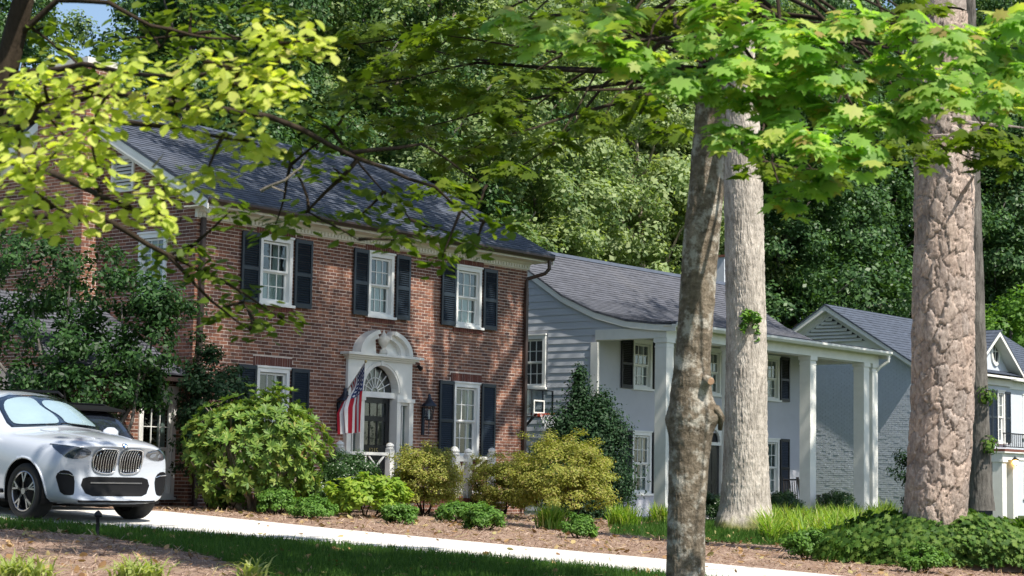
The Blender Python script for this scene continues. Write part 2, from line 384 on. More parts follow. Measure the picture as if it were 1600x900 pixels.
def roof_profile(name, prof, x0, x1, mat, parent, thick=.05, step=.14, off=(0, 0, 0), axis='x'):
    """shingle courses, each overlapping the one below, along a profile (y, z) from eave to ridge"""
    P = [Vector((0, *p)) for p in prof]; L = [0]
    for i in range(len(P)-1): L.append(L[-1]+(P[i+1]-P[i]).length)
    n = max(2, int(L[-1]/step)); ev = lambda t: Vector((0, float(np.interp(t, L, [p.y for p in P])), float(np.interp(t, L, [p.z for p in P]))))
    mb = MB(); wid = .33
    for i in range(n):
        a, b = ev(L[-1]*i/n), ev(L[-1]*(i+1)/n); d = (b-a).normalized(); nn = Vector((0, -d.z, d.y)); b2 = b+d*.02
        x = x0-(random.random()*wid); cuts = [x0]
        while x < x1:
            if x > x0+.03: cuts.append(x)
            x += wid*random.choice((.6, 1, 1, 1.4))
        cuts.append(x1)
        for c0, c1 in zip(cuts, cuts[1:]):
            h = .014+random.random()*.006; A, B = a+nn*h, b2+nn*.001; e = .003
            mb.add([(c0+e, A.y, A.z), (c1-e, A.y, A.z), (c1-e, B.y, B.z), (c0+e, B.y, B.z), (c0+e, a.y-nn.y*.004, a.z-nn.z*.004), (c1-e, a.y-nn.y*.004, a.z-nn.z*.004)], [(0, 1, 2, 3), (4, 5, 1, 0)])
    for i in range(len(P)-1):       # deck below
        a, b = P[i], P[i+1]
        mb.add([(x0, a.y, a.z), (x1, a.y, a.z), (x1, b.y, b.z), (x0, b.y, b.z), (x0, a.y, a.z-thick), (x1, a.y, a.z-thick), (x1, b.y, b.z-thick), (x0, b.y, b.z-thick)], [(0, 1, 2, 3), (7, 6, 5, 4), (0, 3, 7, 4), (1, 5, 6, 2)]+([(0, 4, 5, 1)] if i == 0 else []))
    if axis == 'y': mb.v = [(v[1], v[0], v[2]) for v in mb.v]
    shift(mb, off); return mb.build(name, M[mat], parent)
def extrude_x(mb, prof, x0, x1):      # closed profile (y, z)
    n = len(prof); return mb.add([(x0, *p) for p in prof]+[(x1, *p) for p in prof], [tuple(range(n))[::-1], tuple(range(n, 2*n))]+[(i, (i+1) % n, n+(i+1) % n, n+i) for i in range(n)])

# ------------------------------------------------------------------ the brick house
HB = Vector((30.4, 27.1, .8)); XL, XR, YF, ZW = 25.15, 35.65, 27.1, 6.47
house = thing('brick_house', 'red brick two storey house with navy shutters and white arched doorway', 'house', HB)
T = TW((0, YF, 0), 'front'); Tm = lambda u, n, z: tuple(Vector(T(u, n, z))-HB)
wins = []      # (centre, width, z0, z1, shutter width)
for cx, w, sw in ((27.32, .92, .50), (30.48, .82, .46), (33.45, .92, .50)):
    wins.append((cx, w, 4.95, 6.28, sw))
    if w > .9: wins.append((cx, w, 2.02, 3.66, sw))
SX = 30.48      # doorway centre
holes = [(c-w/2, c+w/2, a-.0, b) for c, w, a, b, s in wins]+[(SX-.98, SX+.98, .8, 4.0)]
sold = [(c-w/2-.09, c+w/2+.09, b+.02, min(b+.225, ZW)) for c, w, a, b, s in wins]; rowl = [(c-w/2-.06, c+w/2+.06, a-.155, a-.05) for c, w, a, b, s in wins]
wmb = wall_mb(XL+.012, XR, .6, ZW+.2, holes, Tm); GX = XL
TL = TW((GX, YF, 0), 'left'); TLm = lambda u, n, z: tuple(Vector(TL(u, n, z))-HB); RS = .533; RY, RZ = 31.0, 9.15
YB2 = 2*RY-YF
rake = lambda y: RZ-.08-RS*abs(y-RY)
def gtop(z):
    d = (RZ-.2-z)/RS
    return None if d < .1 else (-(RY+d-YF), -(RY-d-YF))
lw = [(-1.2, .8, 4.95, 6.2), (-2.15, .55, 7.15, 7.75)]      # side window, attic louvre (u, w, z0, z1)
lh = [(u-w/2, u+w/2, a, b) for u, w, a, b in lw]
wall_mb(-(YB2-YF), -.012, .6, ZW, lh, TLm, n0=.006, mb=wmb)
n = 24
for i in range(n):      # gable triangle in strips, with the louvre left open
    a, b = YF+.24+(YB2-YF-.24)*i/n, YF+.24+(YB2-YF-.24)*(i+1)/n; cu = -((a+b)/2-YF); zs = [(ZW, None)]
    seg = [(ZW, 7.15), (7.75, None)] if any(h[0] < cu < h[1] for h in lh[1:]) else [(ZW, None)]
    for z0, z1 in seg:
        za, zb = (z1, z1) if z1 else (rake(a)-.05, rake(b)-.05)
        if za < z0+.01 and zb < z0+.01: continue
        wmb.add([TLm(YF-b, .006, z0), TLm(YF-a, .006, z0), TLm(YF-a, .006, max(za, z0)), TLm(YF-b, .006, max(zb, z0))], [(0, 1, 2, 3)])
wmb.box(XR-.24-HB.x, YF+.24-HB.y, -.2, XR-HB.x, YB2-HB.y, ZW-HB.z); wmb.box(XL+.24-HB.x, YB2-.24-HB.y, -.2, XR-.24-HB.x, YB2-HB.y, ZW-HB.z)
wmb.prism([(YF-HB.y, ZW-HB.z), (YB2-HB.y, ZW-HB.z), (RY-HB.y, RZ-.15-HB.z)], XR-HB.x-.2, XR-HB.x-.02, lambda x, y, z: (y, x, z))
wall = wmb.build('wall', M['mortar'], house)
FR = brick_rects(XL, XR, .735, ZW, holes+sold+rowl); LR = brick_rects(-(YB2-YF), 0, .735, 9.1, lh, gtop, 1)
full = [r for r in FR if abs(r[1]-r[0]-BL+.014) < .002 and r[2] > 2.4]; full.sort(key=lambda r: r[0]+.2*abs(r[2]-4.4)); single = set(full[:300])
bm1 = MB().add([(-.0946, 0, 0), (.0946, 0, 0), (.0946, 0, .0537), (-.0946, 0, .0537), (-.0946, .014, 0), (.0946, .014, 0), (.0946, .014, .0537), (-.0946, .014, .0537)], [(0, 1, 2, 3), (4, 5, 1, 0), (5, 6, 2, 1), (6, 7, 3, 2), (7, 4, 0, 3)]).mesh('brick', M['brick'])
for a, b, c, d in single: link('brick', bm1, wall, ((a+b)/2-HB.x, random.uniform(-.004, .002), c-HB.z+random.uniform(-.001, .001)))
bmb = bricks_mb([r for r in FR if r not in single], Tm); b2 = bricks_mb(LR, TLm); bmb.add(b2.v, b2.f)
ob = bmb.build('brick_coursing', M['brick'], wall); ob['kind'] = 'stuff'
smb = MB()
for (a, b, c, d) in sold:
    n = int((b-a)/.068); q = bricks_mb([(a+i*(b-a)/n+.005, a+(i+1)*(b-a)/n-.005, c+.005, d-.005) for i in range(n)], Tm); smb.add(q.v, q.f)
for (a, b, c, d) in rowl:
    n = int((b-a)/.068); q = bricks_mb([(a+i*(b-a)/n+.005, a+(i+1)*(b-a)/n-.005, c+.004, d) for i in range(n)], lambda u, nn, z: Tm(u, nn-.03, z), .04); smb.add(q.v, q.f)
o = smb.build('soldier_coursing', M['soldier'], wall); o['kind'] = 'stuff'
for k, (c, w, a, b, s) in enumerate(wins):
    window(house, (c-HB.x, YF-HB.y, a-HB.z), 0, w, b-a, 3, 2, 1, seed=k, blind=a > 4)
    for sg in (-1, 1): shutter(house, (c+sg*(w/2+.035+s/2)-HB.x, YF-.075-HB.y, a-.03-HB.z), 0, s, b-a+.06)
u, w, a, b = lw[0]; window(house, tuple(Vector(TLm(u, 0, a))), -math.pi/2, w, b-a, 3, 2, 1, seed=9)
u, w, a, b = lw[1]; mb = MB()
for x0, x1, z0, z1 in ((-w/2-.06, -w/2, -.06, b-a+.06), (w/2, w/2+.06, -.06, b-a+.06), (-w/2, w/2, -.06, 0), (-w/2, w/2, b-a, b-a+.06)): mb.box(x0, -.04, z0, x1, .06, z1)
lv = mb.build('gable_louvre', M['trim'], house, TLm(u, 0, a), -math.pi/2)
sl_ = MB().add([(-w/2, 0, -.03), (w/2, 0, -.03), (w/2, .05, .03), (-w/2, .05, .03), (-w/2, .015, -.035), (w/2, .015, -.035), (w/2, .06, .025), (-w/2, .06, .025)], [(0, 1, 2, 3), (7, 6, 5, 4), (0, 4, 5, 1)]).mesh('slat', M['trim'])
for i in range(8): link('slat', sl_, lv, (0, .005, .04+i*.075))
# cornice, dentils, soffit, gutter, roof, rakes
mb = MB(); e0, e1 = XL-.25, XR+.28
extrude_x(mb, [(YF+.02, 6.44), (YF-.05, 6.44), (YF-.05, 6.545), (YF-.09, 6.56), (YF-.14, 6.60), (YF+.02, 6.60)], XL-.03, XR+.03)
mb.box(e0, YF-.47, 6.6015, e1, YF-.44, 6.68); shift(mb, HB); cor = mb.build('cornice', M['trim'], house)
mb = MB(); x = XL
while x < XR: mb.box(x, YF-.085, 6.462, x+.055, YF-.0505, 6.53); x += .1
o = shift(mb, HB).build('dentil_band', M['trim'], cor); o['kind'] = 'stuff'
mb = MB(); mb.box(e0, YF-.439, 6.602, e1, YF+.1, 6.63); shift(mb, HB).build('soffit', M['cream'], house)
mb = MB(); extrude_x(mb, [(YF-.475, 6.64), (YF-.56, 6.64), (YF-.60, 6.70), (YF-.60, 6.745), (YF-.585, 6.745), (YF-.58, 6.71), (YF-.475, 6.70)], e0, e1)
extrude_x(mb, [(YF-.475, 6.701), (YF-.475, 6.76), (YF-.46, 6.76), (YF-.46, 6.701)], e0, e1); gut = shift(mb, HB).build('gutter', M['copper'], house)
def downspout(x, top, bot, bend, yy=YF-.07):
    mb = MB()
    if bend: mb.tube([(x+bend, YF-.53, 6.66), (x+bend, YF-.53, 6.45), (x+bend*.8, YF-.45, 6.34), (x+.05, yy, 6.22), (x, yy, 6.12), (x, yy, 5.9)], .045, 10)
    mb.box(x-.045, yy-.035, bot, x+.045, yy+.035, 6.0 if bend else top)
    for z in (1.9, 3.9, 5.6): mb.box(x-.06, yy-.04, z, x+.06, yy+.06, z+.03)
    return shift(mb, HB).build('downspout', M['copper'], house)
downspout(XL+.12, 6.44, .85, 0); downspout(XR-.12, 6.4, .85, .26)
EV = (YF-.58, 6.77); roof = roof_profile('roof', [EV, (RY, RZ)], e0-.02, e1+.02, 'roofblue', house, off=HB)
roof_profile('roof', [(2*RY-EV[0], EV[1]), (RY, RZ)], e0-.02, e1+.02, 'roofblue', house, off=HB)
mb = MB(); mb.prism([(RY-.16, RZ-.065), (RY, RZ+.03), (RY+.16, RZ-.065), (RY, RZ+.01)], e0-.03, e1+.03, lambda x, y, z: (y, x, z)); shift(mb, HB).build('ridge_cap', M['roofdark'], roof)
for sg in (-1, 1):
    for d0, d1, za, zb, zc, xa, xb in ((0, 4.46, -.06, -.24, -.26, e0-.005, e0+.025), (0, 4.46, -.06, -.24, -.26, e1-.03, e1), (0, 4.4, -.2, -.23, -.23, e0+.026, XL+.005), (.1, 4.3, -.231, -.38, -.38, XL-.05, XL+.012)):
        q = [(RY+sg*d, RZ-RS*d+dz) for d, dz in ((d0, za), (d1, za), (d1, zb), (d0, zc))]; shift(MB().prism(q, xa, xb, lambda x, y, z: (y, x, z)), HB).build('rake_board', M['trim'], house)
# chimney on the gable
mb = MB(); cx0, cy0, cy1, cz1 = XL-.42, 29.95, 31.45, 9.75; mb.box(cx0+.005, cy0+.005, .6, XL+.25, cy1, cz1); ch = shift(mb, HB).build('chimney', M['mortar'], house)
q = bricks_mb(brick_rects(-(cy1-YF), -(cy0-YF), .735, cz1-.05, []), lambda u, n, z: tuple(Vector((cx0+n, YF-u, z))-HB)); q2 = bricks_mb(brick_rects(cx0, XL+.25, .735, cz1-.05, [], off=1), lambda u, n, z: tuple(Vector((u, cy0+n, z))-HB)); q.add(q2.v, q2.f)
o = q.build('brick_coursing', M['brick'], ch); o['kind'] = 'stuff'
mb = MB(); mb.box(cx0-.05, cy0-.05, cz1-.04, XL+.3, cy1+.05, cz1+.08); shift(mb, HB).build('cap', M['concrete'], ch)
# one storey wing on the left
WX0, WY, WZ = 22.3, 27.5, 3.42; WC = onY(246, 640, WY).x
wg = MB(); wh = [(WC-.46, WC+.46, 1.1, 2.95)]; Tw = lambda u, n, z: tuple(Vector((u, WY+n, z))-HB)
wall_mb(WX0, XL-.005, .6, WZ, wh, Tw, mb=wg); wg.box(WX0-HB.x, WY+.24-HB.y, -.2, WX0+.24-HB.x, WY+5-HB.y, WZ-HB.z); wgo = wg.build('wing_wall', M['mortar'], house)
q = bricks_mb(brick_rects(WX0, XL-.01, .735, WZ, wh), Tw); o = q.build('brick_coursing', M['brick'], wgo); o['kind'] = 'stuff'
for u in (WC,): window(house, Tw(u, 0, 1.1), 0, .92, 1.85, 3, 2, 1, blind=False, cas=.1, seed=3)
mb = MB(); mb.box(WC-.6, WY-.06, 2.99, WC+.5, WY+.02, 3.2); shift(mb, HB).build('window_head', M['trim'], house)
roof_profile('wing_roof', [(WY-.4, WZ-.02), (WY+2.6, WZ+1.55)], WX0-.3, XL-.02, 'roofgrey', house, off=HB)
mb = MB(); mb.box(WX0-.3, WY-.4, WZ-.15, XL-.02, WY-.36, WZ-.03); mb.box(WX0-.3, WY-.359, WZ-.14, XL-.02, WY+.0, WZ-.11); shift(mb, HB).build('wing_fascia', M['copper'], house)
# ------------------------------------------------------------------ doorway of the brick house
DY = YF; z_f = 1.22
dmb = lambda mb, nm, mat, par=house, **k: shift(mb, HB).build(nm, M[mat], par, **k)
mb = MB(); RO = .62; ZS = 3.34     # arched opening: half width .5 with jambs
def arc(cx, cz, r, a0, a1, n): return [(cx+r*math.cos(a0+(a1-a0)*i/n), cz+r*math.sin(a0+(a1-a0)*i/n)) for i in range(n+1)]
arch = arc(SX, ZS, .56, math.pi, 0, 20)
mb.prism([(SX-1.02, ZS-.14), (SX-1.02, 3.99), (SX, 3.99), (SX, ZS+.56)]+arch[9::-1]+[(SX-.56, ZS-.14)], DY-.07, DY+.12)
mb.prism([(SX, 3.99), (SX+1.02, 3.99), (SX+1.02, ZS-.14), (SX+.56, ZS-.14)]+arch[:10:-1]+[(SX, ZS+.56)], DY-.07, DY+.12)
sur = dmb(mb, 'door_surround', 'trim')
for sg in (-1, 1):
    mb = MB()
    for a, b, y in ((.52, .64, -.10), (.92, 1.05, -.10)): mb.box(min(SX+sg*a, SX+sg*b), DY+y, z_f, max(SX+sg*a, SX+sg*b), DY+.12, ZS-.142)
    mb.box(SX+min(sg*.64, sg*.92), DY-.05, z_f, SX+max(sg*.64, sg*.92), DY+.10, 1.75); mb.box(SX+min(sg*.64, sg*.92), DY-.05, 3.08, SX+max(sg*.64, sg*.92), DY+.10, ZS-.143)
    mb.box(SX+min(sg*.5, sg*1.08), DY-.12, ZS-.2, SX+max(sg*.5, sg*1.08), DY-.0715, ZS-.12); mb.box(SX+min(sg*.66, sg*.9), DY-.075, 1.3, SX+max(sg*.66, sg*.9), DY-.051, 1.7)
    mb.box(SX+sg*.78-.012, DY-.02, 1.76, SX+sg*.78+.012, DY+.05, 3.07)
    dmb(mb, 'pilaster', 'trim')
for sg in (-1, 1):
    mb = MB(); mb.box(SX+min(sg*.64, sg*.92), DY+.03, 1.751, SX+max(sg*.64, sg*.92), DY+.04, 3.079); sd = dmb(mb, 'sidelight', 'glass')
    mb = MB(); mb.box(SX+min(sg*.6, sg*.95), DY+.3, 1.7, SX+max(sg*.6, sg*.95), DY+.32, 3.1); dmb(mb, 'room_lining', 'room', sd)
# arch moulding, cornice, swan-neck half arches, urn
mb = MB()
for r0_, r1_, y0 in ((.555, .64, -.10), (.60, .625, -.115)):
    A = arc(SX, ZS, r0_, math.pi, 0, 24); B = arc(SX, ZS, r1_, math.pi, 0, 24)
    for i in range(24): mb.prism([A[i], A[i+1], B[i+1], B[i]], DY+y0, DY-.069)
mb.box(SX-.04, DY-.12, ZS+.55, SX+.04, DY-.05, ZS+.66); dmb(mb, 'arch_moulding', 'trim', sur)
mb = MB()
for a, z0, z1, y in ((1.06, 3.992, 4.03, -.12), (1.12, 4.031, 4.07, -.18), (1.2, 4.071, 4.125, -.25)): mb.box(SX-a, DY+y, z0, SX+a, DY+.02, z1)
dmb(mb, 'entablature', 'trim', sur)
earc = lambda r_, a0, a1, n: [(SX+1.26*x, 4.126+.80*z) for x, z in arc(0, 0, r_, a0, a1, n)]
for sg in (-1, 1):
    mb = MB(); a0, a1 = (math.pi, math.pi*.60) if sg < 0 else (0, math.pi*.40)
    for r0_, r1_, y0 in ((.44, .58, -.16), (.56, .66, -.25)):
        A = earc(r0_, a0, a1, 14); B = earc(r1_, a0, a1, 14)
        for i in range(14): mb.prism([A[i], A[i+1], B[i+1], B[i]] if sg < 0 else [B[i], B[i+1], A[i+1], A[i]], DY+y0, DY+.02)
    mb.prism(earc(.44, math.pi, math.pi*.6, 10)+[(SX-.14, 4.126)] if sg < 0 else [(SX+.14, 4.126)]+earc(.44, math.pi*.4, 0, 10), DY-.05, DY+.02)
    dmb(mb, 'broken_pediment', 'trim', sur)
mb = MB(); mb.lathe([(.05, 4.126), (.09, 4.14), (.09, 4.2), (.04, 4.25), (.05, 4.28), (.11, 4.36), (.13, 4.45), (.115, 4.5), (.07, 4.53), (.05, 4.56), (.015, 4.62), (.005, 4.65)], (SX, DY-.13, 0), 16); dmb(mb, 'urn', 'urn', sur, smooth=True)
# fanlight and door
mb = MB(); mb.prism(arc(SX, ZS, .5, math.pi, 0, 20), DY+.10, DY+.11); fan = dmb(mb, 'fanlight', 'glass')
mb = MB(); mb.box(SX-.56, DY+.02, ZS-.12, SX+.56, DY+.16, ZS-.001)
for k in range(1, 8):
    a = math.pi*k/8; mb.bar((SX+.1*math.cos(a), DY+.09, ZS+.1*math.sin(a)), (SX+.5*math.cos(a), DY+.09, ZS+.5*math.sin(a)), .014, .02, (0, 1, 0))
for r_ in (.1, .3):
    A = arc(SX, ZS, r_, math.pi, 0, 16)
    for i in range(16): mb.bar((A[i][0], DY+.09, A[i][1]), (A[i+1][0], DY+.09, A[i+1][1]), .014, .02, (0, 1, 0))
dmb(mb, 'fanlight_bars', 'sash', fan)
mb = MB(); mb.prism(arc(SX, ZS, .5, math.pi, 0, 16), DY+.45, DY+.46); dmb(mb, 'room_lining', 'room', fan)
mb = MB(); w = .48
for x0, x1, a, b in ((-w, -w+.11, z_f, 3.215), (w-.11, w, z_f, 3.215), (-w+.11, w-.11, z_f, 2.22), (-w+.11, w-.11, 3.1, 3.215), (-w+.11, w-.11, 2.72, 2.83)): mb.box(SX+x0, DY+.10, a, SX+x1, DY+.14, b)
for x in (-.12, .12): mb.box(SX+x-.02, DY+.105, 2.221, SX+x+.02, DY+.135, 2.719)
dr = dmb(mb, 'door', 'door')
for k, (a, b) in enumerate(((2.221, 2.719), (2.831, 3.099))):
    for x0, x1 in ((-.37, -.141), (-.099, .099), (.141, .37)):
        mb = MB(); mb.box(SX+x0, DY+.118, a, SX+x1, DY+.122, b); dmb(mb, 'pane', 'glass', dr)
mb = MB(); mb.box(SX-.48, DY+.5, z_f, SX+.48, DY+.52, 3.3); dmb(mb, 'room_lining', 'room', dr)
mb = MB(); mb.tube([(SX+.42, DY+.09, 2.25), (SX+.42, DY+.05, 2.25), (SX+.42, DY+.04, 2.25)], [.012, .028, .02], 10); dmb(mb, 'door_knob', 'gold', dr)
def text_mesh(s, size, depth, mat):
    cu = bpy.data.curves.new('number', 'FONT'); cu.body = s; cu.size = size; cu.extrude = depth; cu.align_x = 'CENTER'; to = bpy.data.objects.new('number', cu); COL.objects.link(to)
    me = bpy.data.meshes.new_from_object(to.evaluated_get(bpy.context.evaluated_depsgraph_get())); bpy.data.objects.remove(to); bpy.data.curves.remove(cu); me.materials.clear(); me.materials.append(mat); return me
nm = link('house_number', text_mesh('1215', .15, .006, M['gold']), dr, (SX-HB.x+.0, DY+.094-HB.y, 2.05-HB.z)); nm.rotation_euler = (math.pi/2, 0, 0)

# wall lanterns
def lantern(x, label):
    b = Vector((x, DY-.02, 2.75)); t = thing('wall_lantern', label, 'lantern', b, 0, 'lanterns beside the front door')
    mb = MB(); mb.box(-.035, -.02, -.28, .035, .02, .32); mb.tube([(0, -.02, .1), (0, -.1, .12), (0, -.16, .08)], .012, 6); mb.tube([(0, -.17, .06), (0, -.17, -.12), (0, -.17, -.33)], [.02, .012, .004], 6); mb.build('bracket', M['lampblue'], t)
    mb = MB(); c = (0, -.17, 0)
    for k in range(6):
        a = k*math.pi/3; mb.bar((.07*math.cos(a), -.17+.07*math.sin(a), .05), (.115*math.cos(a), -.17+.115*math.sin(a), .36), .012)
    mb.lathe([(.05, .03), (.08, .045), (.08, .06), (.05, .062)], c, 12); mb.build('cage', M['lampblue'], t)
    mb = MB(); mb.lathe([(.17, .34), (.172, .36), (.10, .43), (.06, .49), (.045, .52), (.03, .55), (.04, .58), (.012, .62)], c, 14); mb.build('cap', M['lampblue'], t, smooth=True)
    mb = MB(); mb.lathe([(.06, .065), (.105, .345)], c, 6); mb.build('glass', M['acrylic'], t)
    mb = MB(); mb.lathe([(.015, .07), (.015, .2), (.02, .23), (.005, .27)], c, 8); mb.build('bulb', M['curtain'], t); return t
lantern(29.25, 'black wall lantern left of the front door, half behind the flag')
lantern(31.95, 'blue-grey wall lantern with conical cap right of the white doorway')
# small black spotlight under the entablature
t = thing('spotlight', 'small dark spotlight at the right end of the doorway cornice', 'spotlight', (SX+1.2, DY-.02, 3.93))
MB().tube([(0, 0, 0), (0, -.08, 0)], .012, 6).build('arm', M['iron'], t); MB().tube([(0, -.05, .03), (.02, -.14, -.05)], [.035, .05], 10).build('head', M['iron'], t)
# the flag
tip = onY(571, 566, 26.15); base = Vector((29.42, 27.02, 3.30))
def flag_mat():
    m = NT('flag_cloth'); m.set(rough=.8, spec=.2); uv = m.n('UVMap'); sp = m.n('SeparateXYZ'); m.l(uv.outputs[0], sp.inputs[0])
    def mt(op, a, b=None):
        o = m.n('Math', operation=op)
        for i, v in enumerate((a, b)):
            if v is None: continue
            if isinstance(v, (int, float)): o.inputs[i].default_value = v
            else: m.l(v, o.inputs[i])
        return o.outputs[0]
    s, t_ = sp.outputs[0], sp.outputs[1]
    stripe = mt('GREATER_THAN', mt('MODULO', mt('MULTIPLY', s, 13), 2), 1.)
    canton = mt('MULTIPLY', mt('LESS_THAN', s, 7/13), mt('LESS_THAN', t_, .4))
    a = mt('SUBTRACT', mt('FRACT', mt('MULTIPLY', s, 5*13/7)), .5); b = mt('SUBTRACT', mt('FRACT', mt('MULTIPLY', t_, 15)), .5)
    star = mt('LESS_THAN', mt('ADD', mt('MULTIPLY', a, a), mt('MULTIPLY', b, b)), .07)
    c = m.mix(stripe, (.42, .02, .035), (.80, .78, .76)); c = m.mix(canton, c, m.mix(star, (.025, .045, .15), (.8, .8, .8)))
    m.l(c, m.b.inputs['Base Color']); return m.mat
def make_flag():
    root = thing('flag', 'striped national flag hanging from a slanted pole at the front door', 'flag', base)
    d = (tip-base); L = d.length; dn = d/L
    mb = MB(); mb.tube([Vector((0, 0, 0))-dn*.1, d*1.0], .014, 8); mb.build('pole', M['trim'], root); MB().lathe([(.005, -.03), (.03, 0), (.02, .03), (.005, .04)], d+dn*.02, 8).build('finial', M['gold'], root)
    MB().box(-.03, -.02, -.06, .03, .06, .06).build('bracket', M['iron'], root)
    ns, nt_ = 52, 60; V = []; UV = []; H = min(.86, L-.12); side = dn.cross(Vector((0, 0, 1))).normalized()
    for i in range(ns+1):
        for j in range(nt_+1):
            s, t2 = i/ns, j/nt_
            lat = s*H*(1-.22*t2**.9)+.02*t2       # cloth gathers as it hangs
            p = d-dn*(.03+lat); zz = d.z+(p.z-d.z)*(1-.35*t2); hp = r0*(-lat)*.82*min(1, t2*3)
            p = Vector((p.x, p.y, zz)); p = p.lerp(Vector((d.x+hp.x, d.y+hp.y, zz)), .8*min(1, t2*1.8))
            drop = 1.40*t2*(1-.12*s*t2)
            fold = (.05*math.sin(s*12+t2*1.2)+.025*math.sin(s*21+1))*min(1, t2*2.2)
            V.append(p+Vector((0, 0, -drop))+side*fold+Vector((.0, 0, 0))); UV.append((s, t2))
    F = [(i*(nt_+1)+j, (i+1)*(nt_+1)+j, (i+1)*(nt_+1)+j+1, i*(nt_+1)+j+1) for i in range(ns) for j in range(nt_)]
    mb = MB(); mb.add(V, F); me = mb.mesh('cloth', flag_mat(), True); ul = me.uv_layers.new(name='UVMap')
    for lp in me.loops: ul.data[lp.index].uv = UV[lp.vertex_index]
    link('cloth', me, root)
make_flag()
# brick porch, lattice railings
PB = Vector((30.5, 26.3, .8)); porch = thing('brick_porch', 'low brick entrance porch with steps behind the azaleas', 'porch', PB)
px0, px1, py0 = 27.9, 33.0, 25.55
mb = MB(); mb.box(px0+.01, py0+.01, .5, px1-.01, YF-.02, 1.08); mb.box(29.55, 24.7, .5, 31.1, py0+.02, .93); mb.box(31.11, 24.75, .5, 31.45, py0+.02, 1.02); pb_ = shift(mb, PB).build('base', M['mortar'], porch)
q = bricks_mb(brick_rects(px0, px1, .63, 1.08, []), lambda u, n, z: tuple(Vector((u, py0+n, z))-PB)); q2 = bricks_mb(brick_rects(-(YF-py0), 0, .63, 1.08, []), lambda u, n, z: tuple(Vector((px0+n, py0-u, z))-PB)); q.add(q2.v, q2.f)
o = q.build('brick_coursing', M['brick'], pb_); o['kind'] = 'stuff'
mb = MB(); x = px0-.03
while x < px1: mb.box(x, py0-.03, 1.081, min(x+.062, px1+.03), py0+.19, 1.18); x += .072
y = py0+.2
while y < YF-.1: mb.box(px0-.03, y, 1.081, px0+.18, y+.062, 1.18); y += .072
o = shift(mb, PB).build('rowlock_coursing', M['soldier'], porch); o['kind'] = 'stuff'
mb = MB(); mb.box(px0+.19, py0+.2, 1.07, px1, YF-.02, 1.175); shift(mb, PB).build('floor', M['concrete'], porch)
def railing(a, b, z0, z1, label, posts=(1, 1), lattice=True, ph=.16):
    a, b = Vector((*a, z0)), Vector((*b, z0)); r = thing('porch_railing', label, 'railing', a, 0, 'white lattice porch railings'); d = b-a; L = d.length; dn = d/L; H = z1-z0
    for k, p in ((0, Vector((0, 0, 0))), (1, d)):
        if posts[k]:
            mb = MB(); w = .065; mb.box(p.x-w, p.y-w, -.02, p.x+w, p.y+w, H+.06); mb.lathe([(.085, H+.061), (.09, H+.085), (.065, H+.10), (.085, H+.135), (.07, H+.17), (.02, H+.2)], p, 12); mb.build('post', M['trim'], r)
    q0, q1 = dn*.066, d-dn*.066
    for z in (.08, H-.03): MB().bar(q0+Vector((0, 0, z)), q1+Vector((0, 0, z)), .06, .06).build('rail', M['trim'], r)
    n = max(1, round(L/.9))
    for k in range(n):      # chinese chippendale diagonals
        c0, c1 = .08+(L-.16)*k/n, .08+(L-.16)*(k+1)/n; h0, h1 = .115, H-.065; w = c1-c0; P = lambda t, z: dn*t+Vector((0, 0, z))
        MB().bar(P(c0, h0+.001), P(c0, h1), .03, .04).build('baluster', M['trim'], r)
        for sgn in (-1, 1):
            for off in (-.55, -.18, .18, .55):
                # line z = mid + sgn*(t-mid)*slope + off*h, clipped to the panel
                sl = (h1-h0)/w*.9; mt_, mz = (c0+c1)/2, (h0+h1)/2+off*(h1-h0); ts = [c0+.01, c1-.01]; f = lambda t: mz+sgn*(t-mt_)*sl
                lo, hi = sorted((mt_+sgn*(h0-mz)/sl, mt_+sgn*(h1-mz)/sl)); ta, tb = max(c0+.01, lo), min(c1-.01, hi)
                if sgn*off > 0: ta = max(ta, mt_)
                if sgn*off < 0: tb = min(tb, mt_)
                if tb-ta > .05: MB().bar(P(ta, f(ta)), P(tb, f(tb)), .024+.004*sgn, .032).build('lattice_bar', M['trim'], r)
    return r
def pline(px, py, Y): p = onY(px, py, Y); return (p.x, p.y)
y_r = py0+.10; xa = onY(531, 712, y_r).x; xb = onY(609, 712, y_r).x; zt = onY(570, 706, y_r).z; xs_ = onY(711, 720, y_r).x; pe = onX(731, 720, xs_); zt2 = onY(711, 713, y_r).z
railing((xa, y_r), (xb, y_r), 1.18, zt, 'white lattice railing in front of the black door', (1, 1))
RY_ = 24.1; rx0, rx1 = onY(711, 740, RY_).x, onY(731, 740, RY_).x; rz0, zt2 = onY(711, 778, RY_).z, onY(711, 716, RY_).z
qb = bricks_mb(brick_rects(onY(640, 780, RY_).x, rx1+.09, .63, rz0-.09, []), lambda u, n, z: tuple(Vector((u, RY_-.12+n, z))-PB)); mbw = MB(); mbw.box(onY(640, 780, RY_).x, RY_-.115, .5, rx1+.08, RY_+.12, rz0-.1); ck = shift(mbw, PB).build('cheek_wall', M['mortar'], porch); qo = qb.build('brick_coursing', M['brick'], ck); qo['kind'] = 'stuff'
mbw = MB(); xq = onY(640, 780, RY_).x
while xq < rx1+.09: mbw.box(xq, RY_-.15, rz0-.099, xq+.062, RY_+.14, rz0); xq += .072
qo = shift(mbw, PB).build('rowlock_coursing', M['soldier'], porch); qo['kind'] = 'stuff'
railing((rx0, RY_), (rx1, RY_), rz0, zt2, 'sunlit white lattice railing with two posts beside the porch steps', (1, 1))
railing((xs_+.0, y_r+.02), (32.6, y_r+.02), 1.18, zt-.02, 'white lattice railing right of the porch steps, mostly behind azaleas', (1, 1))

